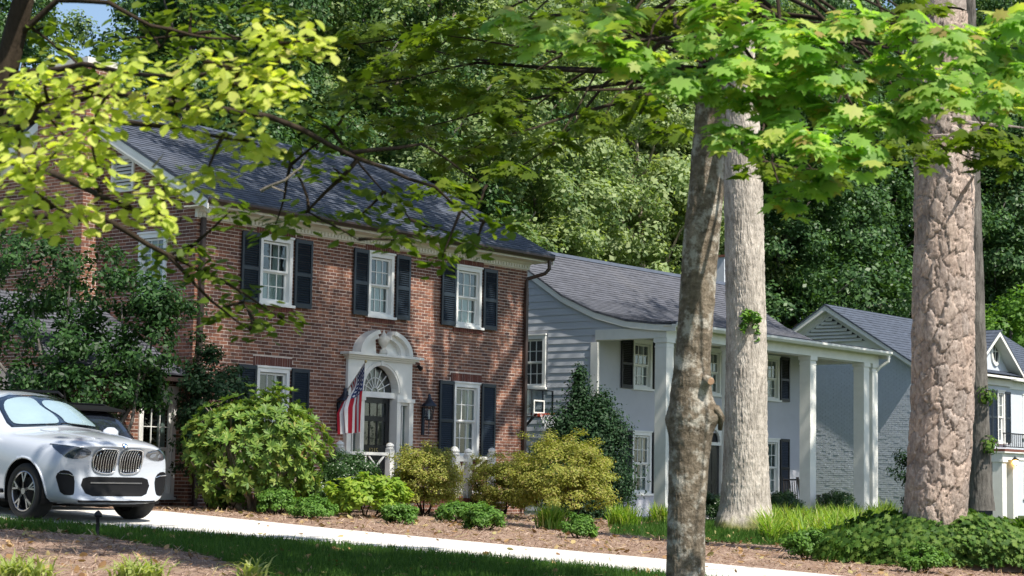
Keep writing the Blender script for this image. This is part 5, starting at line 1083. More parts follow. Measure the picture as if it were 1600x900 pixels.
# ---- grey tree behind the pine
gb = Vector((38.4, 17.2, gz(38.4, 17.2))); Dg = dep(gb); grey = thing('grey_tree', 'slim grey tree trunk just behind the pine at right', 'tree', gb); w = Dg/FPX/2
cen = [(1533, 800, 46), (1532, 760, 38), (1529, 650, 32), (1524, 500, 30), (1520, 350, 28), (1517, 200, 26), (1514, 60, 24), (1512, -60, 22)]; pts = [atD(x, y, Dg) for x, y, _ in cen]
dense_trunk('trunk', pts, [c[2]*w for c in cen], 90, 300, furrow_disp(.02, 14, 6, 8), BK['grey'], grey, gb); crown(130, 150, (8.5, 4.6, 3.2), 1., (45.0, 15.6, 18.6), .22, 'far2', 'oval', grey, gb, 43, pts[-1], 8)  # crown out of view, moved off its trunk and thickened to shade the porch
rng = np.random.default_rng(16)
for x, y, r_ in ((1541, 617, .24), (1546, 695, .22)):
    c = atD(x, y, Dg-.25)-gb; n = 130; dd = sphere_pts(n, rng); link('sprout', leaf_mesh('sprout', LM['ivy'], np.array(c)+dd*r_*(rng.random(n)**.5)[:, None], dd+np.array([0, 0, .5]), .1, 'oval', rng=rng), grey)
# ---- the near maple
mbp = atD(1070, 960, 18.); mbase = Vector((mbp.x, mbp.y, gz(mbp.x, mbp.y))); Dm = dep(mbase); maple = thing('maple_tree', 'near maple with a curved spotted trunk, burl and bright star shaped leaves', 'tree', mbase); w = Dm/FPX/2
cen = [(1070, 985, 88), (1070, 950, 70), (1070, 900, 61), (1071, 800, 58), (1075, 720, 63), (1079, 670, 70), (1080, 640, 72), (1079, 605, 64), (1082, 560, 56), (1090, 450, 55), (1096, 370, 56), (1103, 300, 55), (1110, 160, 49), (1116, 60, 47), (1122, -40, 45), (1130, -160, 40)]
pts = [atD(x, y, Dm) for x, y, _ in cen]; zs_ = lambda y: atD(1080, y, Dm).z-pts[0].z; RT = math.atan2(r0.y, r0.x)
dense_trunk('trunk', pts, [c[2]*w for c in cen], 200, 620, furrow_disp(.010, 6, 9, 5, [(RT-.25, zs_(648), .11, .06), (RT-.9, zs_(600), .06, .045), (RT+3.1, zs_(655), .1, .035), (VIEW+.2, zs_(585), .09, .02), (RT-.4, zs_(470), .06, .015)]), BK['maple'], maple, mbase)
# burl lips, a stub with a pale cut face
mb = MB(); a = atD(1120, 640, Dm-.08); mb.tube([atD(1106, 636, Dm-.05), atD(1119, 640, Dm-.10), atD(1127, 652, Dm-.06), atD(1125, 672, Dm-.03)], [.045, .05, .035, .02], 8); shift(mb, mbase).build('burl', BK['maple'], maple, smooth=True); shift(MB().tube([atD(1098, 590, Dm-.12), atD(1110, 596, Dm-.24)], [.05, .042], 10), mbase).build('branch_stub', BK['maple'], maple, smooth=True)
mb = MB(); q = atD(1110.5, 596, Dm-.245); mb.tube([q, q-fw*.008], [.034, .03], 12); shift(mb, mbase).build('pruning_cut', plain('cut_wood', (.38, .24, .15), .8), maple)
def plate(c, rx, ry, n, nrm, rng, thick=.05, droop=.35):
    """a flat spray of leaves: positions in a tilted disc that droops at its rim"""
    a = rng.random(n)*6.283; r = np.sqrt(rng.random(n)); nrm = np.array(Vector(nrm).normalized()); e1 = unit(np.cross(nrm, np.array([.2, .9, .05]))[None])[0]; e2 = np.cross(nrm, e1)
    u, v = np.cos(a)*r*rx, np.sin(a)*r*ry; P = np.array(c)+e1*u[:, None]+e2*v[:, None]+nrm*(rng.normal(size=n)*thick-droop*r*r*max(rx, ry)*.6)[:, None]
    out = e1*np.cos(a)[:, None]+e2*np.sin(a)[:, None]; N = unit(nrm+out*.35+rng.normal(size=P.shape)*.28); up_ = out+np.array([0, 0, -.45])+rng.normal(size=P.shape)*.35; return P, N, up_
def sprays(specs, D, off, rng, dens=1., nrm=(0, 0, 1), tow=.35, dj=.5, fy=1.15):
    A = [], [], []; cs = []
    for s in specs:
        x, y, wp, hp = s[:4]; d = (s[4] if len(s) > 4 else D)+rng.uniform(-dj, dj); c = atD(x, y, d); rx = wp*d/FPX*.62; ry = max(.16, hp*d/FPX*fy)
        nv = Vector((0, 0, 1))*1.0-Vector((fw.x, fw.y, 0))*tow+Vector((rng.normal()*.12, rng.normal()*.12, 0)); n = int(dens*rx*ry*230)+12
        out = plate(c-Vector(off), rx, ry, n, nv, rng)
        for L_, v in zip(A, out): L_.append(v)
        cs.append(c)
    return [np.vstack(a) for a in A], cs
rng = np.random.default_rng(17)
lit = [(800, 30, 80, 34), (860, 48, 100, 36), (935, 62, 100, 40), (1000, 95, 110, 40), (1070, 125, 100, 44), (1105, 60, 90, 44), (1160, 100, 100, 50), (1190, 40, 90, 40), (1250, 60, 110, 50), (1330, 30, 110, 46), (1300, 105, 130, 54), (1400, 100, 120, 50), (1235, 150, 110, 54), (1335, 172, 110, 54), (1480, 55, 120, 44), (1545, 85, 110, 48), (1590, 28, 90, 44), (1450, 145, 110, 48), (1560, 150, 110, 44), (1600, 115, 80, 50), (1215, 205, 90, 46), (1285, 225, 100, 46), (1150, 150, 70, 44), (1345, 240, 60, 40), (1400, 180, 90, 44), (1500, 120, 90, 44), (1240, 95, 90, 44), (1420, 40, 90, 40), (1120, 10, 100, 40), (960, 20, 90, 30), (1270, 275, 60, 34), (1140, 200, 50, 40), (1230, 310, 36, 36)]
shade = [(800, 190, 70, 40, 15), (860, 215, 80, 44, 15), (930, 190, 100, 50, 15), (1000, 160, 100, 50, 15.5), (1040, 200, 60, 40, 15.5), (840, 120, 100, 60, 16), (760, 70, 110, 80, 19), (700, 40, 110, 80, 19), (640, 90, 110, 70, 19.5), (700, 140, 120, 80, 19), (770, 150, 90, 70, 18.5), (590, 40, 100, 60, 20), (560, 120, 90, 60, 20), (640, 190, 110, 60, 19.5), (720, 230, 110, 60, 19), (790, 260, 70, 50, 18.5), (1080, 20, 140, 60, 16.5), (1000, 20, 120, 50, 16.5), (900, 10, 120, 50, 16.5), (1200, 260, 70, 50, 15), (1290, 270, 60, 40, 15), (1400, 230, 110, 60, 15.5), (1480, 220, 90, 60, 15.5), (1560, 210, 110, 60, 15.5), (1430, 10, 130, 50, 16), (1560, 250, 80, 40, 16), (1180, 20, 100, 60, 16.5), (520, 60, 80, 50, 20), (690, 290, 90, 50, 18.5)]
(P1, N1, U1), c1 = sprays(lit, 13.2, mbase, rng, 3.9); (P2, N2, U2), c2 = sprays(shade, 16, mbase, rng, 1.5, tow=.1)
P3, N3, C3 = clumps(70, 120, (2.6, 4.3, 2.0), .7, rng, .35, -.8); cc = np.array(Vector((16.0, 10.0, 9.6))-mbase); P3 += cc; C3 += cc; U3 = rng.normal(size=P3.shape)  # unseen upper canopy, added and placed to shade the sprays and lawn below
P4, N4, C4 = clumps(26, 110, (2.3, 2.0, .9), .7, rng, .35, -.8); cc = np.array(Vector((15.6, 14.2, 9.4))-mbase); P4 += cc; C4 += cc; U4 = rng.normal(size=P4.shape)
sz = lambda P, s: s*(.7+.55*rng.random(len(P)))
link('crown', leaf_mesh('crown', LM['maple'], np.vstack([P1, P3]), np.vstack([N1, N3]), np.concatenate([sz(P1, .155), sz(P3, .2)]), 'maple', up=np.vstack([U1, U3]), rng=rng, fold=.2, droop=.35), maple); link('crown', leaf_mesh('crown', LM['olive_shade'], np.vstack([P2, P4]), np.vstack([N2, N4]), np.concatenate([sz(P2, .15), sz(P4, .2)]), 'maple', up=np.vstack([U2, U4]), rng=rng, fold=.2, droop=.35), maple)
mb = MB(); rnd = random.Random(9); top = [atD(1113, 110, Dm), atD(1118, 10, Dm), pts[-1], atD(1120, -60, Dm)]
for c in c1+c2:
    if rnd.random() < .8: mb.tube(crooked(rnd.choice(top), c-Vector((0, 0, .1)), 7, .07, rnd), [.026, .023, .02, .017, .014, .011, .008, .005], 6)
for k in range(16): mb.tube(crooked(top[2], Vector(C3[k*4])+mbase, 6, .06, rnd), [.045, .04, .035, .03, .02, .015, .01], 6)
for k in range(6): mb.tube(crooked(top[2], Vector(C4[k*4])+mbase, 6, .06, rnd), [.045, .04, .035, .03, .02, .015, .01], 6)
mb.tube(crooked(atD(1120, 215, Dm), atD(1215, 262, Dm-1.2), 6, .04, rnd), [.07, .06, .055, .05, .04, .035, .03], 8); mb.tube(crooked(atD(1215, 262, Dm-1.2), atD(1340, 278, Dm-2), 6, .05, rnd), [.03, .028, .025, .022, .02, .015, .01], 6)
shift(mb, mbase).build('branch', BK['twig'], maple, smooth=True)
# ---- the yellow-green tree at the left
lt0 = atD(-70, 760, 13.); lbase = Vector((lt0.x, lt0.y, gz(lt0.x, lt0.y))); ltree = thing('yellow_green_tree', 'near tree at left with sunlit yellow-green leaves and dark crooked branches', 'tree', lbase); rng = np.random.default_rng(23)
Dl = dep(lbase); pts = [lbase-Vector((0, 0, .2)), atD(-55, 700, Dl), atD(-40, 450, Dl), atD(-20, 250, Dl), atD(8, 110, Dl), atD(28, 30, Dl), atD(45, -40, Dl), atD(90, -160, Dl-.5)]
dense_trunk('trunk', pts, [.13, .11, .095, .088, .08, .072, .06, .04], 60, 260, furrow_disp(.008, 8, 6, 6), BK['twig'], ltree, lbase)
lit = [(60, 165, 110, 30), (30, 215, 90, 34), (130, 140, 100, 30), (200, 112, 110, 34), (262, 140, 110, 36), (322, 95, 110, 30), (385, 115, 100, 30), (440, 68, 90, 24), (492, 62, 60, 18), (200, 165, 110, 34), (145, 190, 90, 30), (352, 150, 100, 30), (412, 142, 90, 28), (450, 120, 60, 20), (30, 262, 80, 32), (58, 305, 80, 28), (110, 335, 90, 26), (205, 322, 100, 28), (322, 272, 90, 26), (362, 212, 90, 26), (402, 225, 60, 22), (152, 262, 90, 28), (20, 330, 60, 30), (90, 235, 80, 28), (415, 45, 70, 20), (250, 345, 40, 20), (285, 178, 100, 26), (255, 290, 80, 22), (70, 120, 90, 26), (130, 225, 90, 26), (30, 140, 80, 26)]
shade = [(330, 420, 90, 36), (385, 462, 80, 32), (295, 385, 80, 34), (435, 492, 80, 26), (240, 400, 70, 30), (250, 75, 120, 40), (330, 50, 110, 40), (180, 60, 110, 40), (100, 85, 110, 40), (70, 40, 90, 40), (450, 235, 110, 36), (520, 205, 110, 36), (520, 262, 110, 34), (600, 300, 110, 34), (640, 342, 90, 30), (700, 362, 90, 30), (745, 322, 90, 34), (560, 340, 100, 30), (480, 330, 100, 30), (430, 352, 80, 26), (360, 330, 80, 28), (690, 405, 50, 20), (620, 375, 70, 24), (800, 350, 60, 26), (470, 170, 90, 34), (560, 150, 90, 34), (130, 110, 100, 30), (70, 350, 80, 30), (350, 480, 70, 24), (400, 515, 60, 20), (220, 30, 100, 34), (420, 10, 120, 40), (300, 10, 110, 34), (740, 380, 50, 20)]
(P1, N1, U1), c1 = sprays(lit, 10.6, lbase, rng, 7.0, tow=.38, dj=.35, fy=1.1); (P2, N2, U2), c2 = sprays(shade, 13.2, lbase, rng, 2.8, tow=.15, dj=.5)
P3, N3, C3 = clumps(46, 120, (1.7, 1.7, .8), .5, rng, .3, -.9); cc = np.array(Vector((10.2, 6.0, 8.1))-lbase); P3 += cc; C3 += cc  # unseen leaf cloud added above the view to shade the olive sprays
link('crown', leaf_mesh('crown', LM['dogwood'], P1, N1, sz(P1, .078), 'ovate', up=U1, rng=rng, fold=.25, droop=.5), ltree); link('crown', leaf_mesh('crown', LM['olive_shade'], np.vstack([P2, P3]), np.vstack([N2, N3]), sz(np.vstack([P2, P3]), .095), 'ovate', up=np.vstack([U2, rng.normal(size=P3.shape)]), rng=rng, fold=.25, droop=.5), ltree)
mb = MB(); rnd = random.Random(12); src = [atD(-10, 210, Dl), atD(20, 60, Dl), atD(50, -50, Dl)]
def limb(L, r0_): Pm = [atD(x, y, d) for x, y, d in L]; Q = []; [Q.extend(crooked(a, b, 3, .03, rnd)[:-1]) for a, b in zip(Pm, Pm[1:])]; Q.append(Pm[-1]); mb.tube(Q, [r0_*(1-.8*i/(len(Q)-1)) for i in range(len(Q))], 7)
limb([(-10, 215, Dl), (160, 140, 12.6), (420, 182, 12.6), (560, 248, 12.8), (680, 292, 13), (740, 345, 13.2)], .03); limb([(560, 248, 12.8), (480, 330, 13), (560, 375, 13)], .018); limb([(540, 240, 12.8), (660, 225, 13), (760, 290, 13)], .018)
limb([(-30, 330, Dl), (165, 342, 12.6), (262, 398, 12.8), (350, 440, 13), (440, 498, 13.2)], .026); limb([(262, 398, 12.8), (330, 470, 13), (390, 515, 13.2)], .016)
limb([(20, 60, Dl), (90, 0, 12.8), (170, 4, 12.6), (235, 40, 12.6), (330, 60, 12.8), (400, 62, 13)], .024); limb([(10, 120, Dl), (130, 100, 12.4), (300, 120, 11.2), (450, 95, 10.8)], .024); limb([(0, 160, Dl), (120, 190, 11.6), (280, 200, 10.8), (380, 220, 10.6)], .03); limb([(-20, 250, Dl), (80, 270, 11.4), (200, 325, 10.8), (280, 345, 10.6)], .03)
mb.tube(crooked(src[2], (10.0, 6.2, 7.9), 7, .05, rnd), [.06, .055, .05, .045, .04, .03, .025, .02], 7)  # limb added to carry that shading leaf cloud
for k in range(14): mb.tube(crooked((10.0, 6.2, 7.9), Vector(C3[k*3])+lbase, 4, .06, rnd), [.02, .016, .012, .008, .005], 5)
for c in c1+c2:
    a = min((Vector(v) for v in mb.v[::7]), key=lambda v: (v-c).length+(5 if v.z > c.z+.8 else 0)); mb.tube(crooked(a, c, 4, .06, rnd), [.014, .011, .009, .007, .004], 5)
shift(mb, lbase).build('branch', BK['twig'], ltree, smooth=True)
mb = MB(); limb([(408, 298, 12.6), (445, 282, 12.5), (470, 262, 12.5), (481, 242, 12.5)], .012); limb([(425, 292, 12.5), (445, 300, 12.5)], .007); limb([(238, 262, 11), (250, 248, 11), (256, 240, 11)], .007); shift(mb, lbase).build('dead_twig', BK['pale'], ltree)
# ---- dark small tree by the wing
cb = Vector((22.4, 26.7, gz(22.4, 26.7))); Dc = dep(cb); ct = thing('small_dark_tree', 'small multi-stemmed dark leaved tree left of the brick house behind the cars', 'tree', cb); rng = np.random.default_rng(31)
A = []; B = []; Cc = []
for x, y, rx, rz in ((110, 430, 1.25, .8), (40, 400, 1.0, .8), (190, 470, 1.0, .75), (60, 520, 1.2, .8), (150, 560, 1.0, .6), (230, 540, .75, .7), (20, 600, 1.0, .55), (100, 610, .9, .45), (215, 610, .6, .5), (-60, 480, 1.3, 1.1), (250, 480, .5, .5)):
    c = atD(x, y, Dc+rng.uniform(-.5, .5))-cb; P, N, C = clumps(26, 75, (rx, rx, rz), .28, rng, .4, -.9); A.append(P+np.array(c)); B.append(N); Cc += [c]
P = np.vstack(A); link('crown', leaf_mesh('crown', LM['crape'], P, np.vstack(B), .095*(.6+.8*rng.random(len(P))), 'oval', rng=rng), ct); mb = MB()
for k, c in enumerate(Cc): mb.tube(crooked((random.Random(k).uniform(-.3, .3), random.Random(k+5).uniform(-.3, .3), -.1), c, 7, .05), [.055-.006*i for i in range(8)], 7)
mb.build('trunk', BK['grey'], ct)
# ---- the wood behind the houses
def forest_proto(seed, H, R, mat, barkm, n_bl=20, dens=.8):
    rng = np.random.default_rng(seed); rnd = random.Random(seed); A = []; B = []; mb = MB(); tr = crooked((0, 0, -.3), (rnd.uniform(-.6, .6), rnd.uniform(-.6, .6), H*.93), 9, .03, rnd); mb.tube(tr, [.30*H/16*(1-.85*i/9) for i in range(10)], 8)
    for k in range(n_bl):
        t_ = .22+.76*(k+rnd.random()*.8)/n_bl; prof = math.sin(min(1, (t_-.12)/.88)*math.pi*.93)**.7; a = k*2.4+rnd.uniform(-.5, .5); rr = R*prof*rnd.uniform(.45, .8); c = np.array([math.cos(a)*rr, math.sin(a)*rr, H*t_]); br = R*(.24+.20*prof)*rnd.uniform(.85, 1.2)
        P, N, C = clumps(int(30*dens), 110, (br, br, br*.72), br*.30, rng, .7, -.7, .6, 4); A.append(P+c); B.append(N); o = tr[min(9, int(t_*9))]; mb.tube(crooked(o-Vector((0, 0, H*.05)), c, 5, .06, rnd), [.09*H/16*(1-.15*i) for i in range(6)], 6)
    P = np.vstack(A); return mb.mesh('trunk', BK[barkm], True), leaf_mesh('crown', LM[mat], P, np.vstack(B), .155*(.6+.8*rng.random(len(P))), 'quad', rng=rng)
protos = {'a': forest_proto(1, 17, 4.2, 'far1', 'pale'), 'b': forest_proto(2, 21, 4.8, 'far2', 'grey', 23), 'c': forest_proto(3, 15, 3.6, 'far3', 'pale', 18), 'd': forest_proto(4, 19, 4.4, 'far1', 'grey', 22), 'e': forest_proto(5, 14, 4.4, 'far2', 'grey', 19)}
kinds = {'a': 'mid green tree', 'b': 'tall dark green tree', 'c': 'pale green slender tree', 'd': 'tall mid green tree', 'e': 'broad dark green tree'}
spots = []
def forest(x, y, kd, s, where):
    X, Y = x, y; t = thing('forest_tree', f'{kinds[kd]} {where}', 'tree', (X, Y, gz(X, Y)), random.uniform(0, 6.28), 'wood behind the houses'); t.scale = (s, s, s*random.uniform(.95, 1.12)); a, b = protos[kd]; link('trunk', a, t); link('crown', b, t)
R_ = random.Random(5)
def pxt(px, D, kd, s, where): d = ray(px, 740); d = Vector((d.x, d.y, 0)); p = CAM+d*D; forest(p.x, p.y, kd, s, where)
for px, D, kd, s, wh_ in ((-90, 47, 'b', .75, 'at the far left behind the brick chimney'), (130, 75, 'b', .80, 'far behind the brick chimney'), (290, 53, 'b', .8, 'behind the left end of the brick roof'), (340, 58, 'e', 1.05, 'behind the left half of the brick roof'), (400, 57, 'b', .9, 'behind the middle of the brick roof ridge'), (500, 59, 'd', 1., 'behind the brick roof, right of the ridge middle'), (600, 61, 'b', .9, 'behind the right part of the brick roof'), (690, 63, 'a', 1.1, 'above the right slope of the brick roof'), (770, 67, 'c', 1.25, 'above the right end of the brick roof'), (850, 69, 'a', 1., 'above the gap between the brick and white houses'), (905, 76, 'c', 1.4, 'above the left end of the white house ridge'), (970, 75, 'c', 1.2, 'above the white house ridge, left of the maple trunk'), (1030, 78, 'a', 1.1, 'close behind the white house left of the maple trunk'), (1090, 80, 'd', 1.1, 'hidden mostly behind the maple trunk'), (1160, 80, 'b', 1.05, 'behind the oak trunk'), (1225, 80, 'e', 1.3, 'just right of the oak trunk'), (1290, 84, 'b', 1., 'behind the louvred gable peak'), (1350, 86, 'e', 1.25, 'above the far house roof, left of the pine'), (1410, 90, 'b', 1.1, 'beside the pine trunk on its left'), (1480, 88, 'e', 1.4, 'behind the pine trunk'), (1550, 92, 'd', 1.2, 'right of the pine above the pediment'), (1620, 90, 'b', 1.2, 'at the far right edge'),
    (-60, 66, 'd', 1.0, 'in the second row at the far left'), (380, 70, 'b', 1.1, 'in the second row over the brick roof'), (480, 74, 'd', 1.2, 'in the second row over the right brick roof'), (680, 78, 'd', 1.25, 'in the second row left of the maple leaves'), (800, 84, 'c', 1.7, 'in the second row behind the pale trees'), (880, 92, 'c', 1.8, 'in the second row over the house gap'), (990, 86, 'a', 1.4, 'in the second row over the white house'), (1120, 92, 'b', 1.3, 'in the second row between the maple and oak'), (1240, 96, 'd', 1.4, 'in the second row right of the oak'), (1340, 100, 'b', 1.4, 'in the second row over the far house'), (1450, 104, 'd', 1.5, 'in the second row behind the pine'), (1560, 110, 'b', 1.5, 'in the second row at the right edge')):
    pxt(px, D, kd, s, wh_)
pb2 = ray(1585, 740); pb2 = CAM+Vector((pb2.x, pb2.y, 0))*80; t = thing('bright_tree', 'small bright yellow-green tree rising behind the far pediment', 'tree', (pb2.x, pb2.y, gz(pb2.x, pb2.y))); rng = np.random.default_rng(55); P, N, C = clumps(60, 110, (3., 3., 1.7), .6, rng, .4, -.6); P[:, 2] += 7.3
link('crown', leaf_mesh('crown', LM['low'], P, N, .2*(.7+.6*rng.random(len(P))), 'quad', rng=rng), t); mb = MB(); mb.tube([(0, 0, -.2), (.1, 0, 4), (0, .1, 7.5)], [.2, .15, .06], 8); mb.build('trunk', BK['grey'], t)
# leaning pale trunks seen against the sky gaps
for (x0, y0, x1, y1, D, lb) in ((585, 112, 630, 30, 62, 'thin pale leaning trunk in the sky gap over the brick roof'), (632, 110, 665, 30, 62, 'thicker pale broken trunk right of the thin leaning one')):
    a, b = atD(x0, y0, D), atD(x1, y1, D); d = (b-a).normalized(); g = a-d*((a.z-1.3)/d.z); o = MB().tube(crooked(Vector((0, 0, 0)), b+d*2-g, 10, .015), [.22-.013*i for i in range(11)], 8).build('bare_trunk', BK['pale'], None, g, smooth=True); tag(o, lb, 'tree trunk')
# ------------------------------------------------------------------ cars
def car_paint(name, col, flake=.0):
    m = NT(name); m.set(rough=.28, spec=.5, coat=1., coatr=.03); f = m.noise(2, 3); c = m.ramp(f, [(.3, [k*.94 for k in col]), (.7, col)]); m.l(c, m.b.inputs['Base Color']); m.b.inputs['Metallic'].default_value = flake; return m.mat
M['white_car'] = car_paint('white_car_paint', (.47, .51, .575)); M['dark_car'] = car_paint('dark_car_paint', (.018, .019, .024), .3)
M['plastic'] = plain('black_plastic', (.006, .006, .007), .6, 0, .1, 9, spec=.2); M['tyre'] = plain('tyre_rubber', (.012, .012, .012), .85, 0, .2, 20, .2); M['chrome'] = plain('satin_chrome', (.62, .63, .65), .22, 1, .03, 9); M['rim'] = plain('machined_alloy', (.30, .30, .31), .3, .9, .08, 9)
M['cglass'] = glass_mat('car_glass', (.86, .92, .95), .4, .0); M['tint'] = plain('tinted_glass', (.012, .016, .024), .04, 0, .05, 3, spec=.9, coat=1); M['lens'] = plain('headlight_lens', (.02, .03, .045), .05, 0, .3, 5, spec=.9, coat=1); M['shade'] = plain('silver_sunshade', (.42, .50, .52), .5, .0, .06, 4, .15)
M['led'] = plain('headlight_reflector', (.22, .25, .3), .15, .8, .05, 9); M['red_lens'] = plain('tail_lens', (.25, .01, .012), .1, 0, .1, 5, coat=1); M['bluepaint'] = plain('emblem_blue', (.05, .18, .5), .3); 
def loft(stations, sub=2):
    """half sections (y, z) from floor centre to roof centre, mirrored and subdivided"""
    ns = len(stations[0][1]); full = []
    for x, sec in stations:
        r_ = [(x, y, z) for y, z in sec]; l = [(x, -y, z) for y, z in sec[-2:0:-1]]; full.append(r_+l)
    k = len(full[0]); V = [v for r_ in full for v in r_]; F = []
    for i in range(len(full)-1):
        for j in range(k): F.append((i*k+j, (i+1)*k+j, (i+1)*k+(j+1) % k, i*k+(j+1) % k))
    m = ns      # caps: strips between mirrored points
    for i, flip in ((0, False), (len(full)-1, True)):
        b = i*k
        for j in range(ns-1):
            a0, a1 = b+j, b+j+1; c0, c1 = b+(k-j) % k, b+(k-j-1) % k
            q = [a0, a1, c1, c0]; q = list(dict.fromkeys(q))
            if len(q) > 2: F.append(tuple(q if not flip else q[::-1]))
    V = [(x+.30*min(1, abs(y)/1.0)**2.6*math.exp(-max(x, 0)/.75)-.16*(abs(y)/1.)**2.5*math.exp(-max(4.92-x, 0)/.5), y, z) for x, y, z in V]
    mb = MB(); mb.add(V, F); o = link('tmp', mb.mesh('tmp', [])); mo = o.modifiers.new('s', 'SUBSURF'); mo.levels = mo.render_levels = sub
    me = bpy.data.meshes.new_from_object(o.evaluated_get(bpy.context.evaluated_depsgraph_get())); bpy.data.objects.remove(o); return me
FWX, RWX, WZ_, WR = .90, 3.87, .375, .375
def body_mesh(mat, roofz=1.74):
    k = roofz-1.74
    S_ = [(.02, [(0, .30), (.5, .30), (.72, .34), (.80, .45), (.83, .62), (.82, .80), (.74, .93), (.52, .985), (.26, 1.0), (0, 1.005)]),
         (.07, [(0, .25), (.55, .25), (.80, .29), (.88, .42), (.91, .62), (.90, .83), (.80, .975), (.56, 1.03), (.28, 1.05), (0, 1.055)]),
         (.30, [(0, .22), (.62, .22), (.90, .26), (.965, .42), (.975, .68), (.955, .90), (.85, 1.035), (.60, 1.085), (.30, 1.115), (0, 1.12)]),
         (.62, [(0, .22), (.65, .22), (.92, .26), (.985, .45), (.995, .74), (.975, .94), (.87, 1.065), (.62, 1.115), (.30, 1.155), (0, 1.16)]),
         (1.05, [(0, .22), (.66, .22), (.92, .26), (.99, .48), (1.0, .78), (.98, .98), (.885, 1.09), (.64, 1.145), (.30, 1.19), (0, 1.2)]),
         (1.42, [(0, .22), (.66, .22), (.92, .26), (.985, .48), (1.0, .80), (.985, 1.01), (.90, 1.105), (.70, 1.155), (.32, 1.225), (0, 1.24)]),
         (1.56, [(0, .22), (.66, .22), (.92, .26), (.98, .48), (.995, .80), (.985, 1.02), (.91, 1.11), (.775, 1.19), (.40, 1.31), (0, 1.325)]),
         (1.95, [(0, .22), (.66, .22), (.92, .26), (.975, .48), (.99, .80), (.985, 1.03), (.915, 1.12), (.75, 1.40), (.42, 1.535), (0, 1.55)]),
         (2.30, [(0, .22), (.66, .22), (.92, .26), (.975, .48), (.99, .80), (.985, 1.04), (.915, 1.13), (.70, 1.565), (.45, 1.675+k), (0, 1.70+k)]),
         (2.60, [(0, .22), (.66, .22), (.92, .26), (.975, .48), (.99, .80), (.985, 1.05), (.915, 1.14), (.69, 1.60+k), (.46, 1.71+k), (0, 1.735+k)]),
         (3.30, [(0, .22), (.66, .22), (.92, .26), (.98, .48), (.995, .82), (.99, 1.07), (.92, 1.16), (.69, 1.60+k), (.46, 1.71+k), (0, 1.738+k)]),
         (4.00, [(0, .24), (.66, .24), (.92, .28), (.985, .50), (1.0, .84), (.99, 1.09), (.92, 1.18), (.68, 1.57+k), (.46, 1.68+k), (0, 1.705+k)]),
         (4.45, [(0, .28), (.66, .28), (.90, .32), (.97, .52), (.985, .86), (.975, 1.09), (.90, 1.18), (.66, 1.53+k), (.45, 1.625+k), (0, 1.65+k)]),
         (4.66, [(0, .32), (.66, .32), (.88, .36), (.95, .54), (.965, .86), (.955, 1.08), (.87, 1.15), (.66, 1.38), (.45, 1.45), (0, 1.47)]),
         (4.86, [(0, .34), (.62, .34), (.84, .40), (.90, .56), (.92, .84), (.90, 1.02), (.82, 1.09), (.62, 1.13), (.42, 1.15), (0, 1.155)]),
         (4.92, [(0, .38), (.58, .38), (.78, .44), (.84, .58), (.86, .82), (.84, .96), (.76, 1.02), (.58, 1.05), (.4, 1.06), (0, 1.065)])]
    me = loft(S_, 3); bm = bmesh.new(); bm.from_mesh(me); R0 = .435
    for v in bm.verts:
        for wx in (FWX, RWX):
            dx, dz = v.co.x-wx, v.co.z-WZ_; r_ = math.hypot(dx, dz)
            if abs(v.co.y) > .62 and abs(r_-R0) < .03 and r_ > 0: v.co.x = wx+dx/r_*R0; v.co.z = WZ_+dz/r_*R0
    kill = [f for f in bm.faces if any(abs(f.calc_center_median().y) > .62 and math.hypot(f.calc_center_median().x-wx, f.calc_center_median().z-WZ_) < R0-.002 for wx in (FWX, RWX))]
    bmesh.ops.delete(bm, geom=kill, context='FACES'); bmesh.ops.recalc_face_normals(bm, faces=bm.faces)
    me2 = bpy.data.meshes.new('body'); bm.to_mesh(me2); bm.free(); me2.polygons.foreach_set('use_smooth', [True]*len(me2.polygons)); me2.materials.append(mat); return me2, me
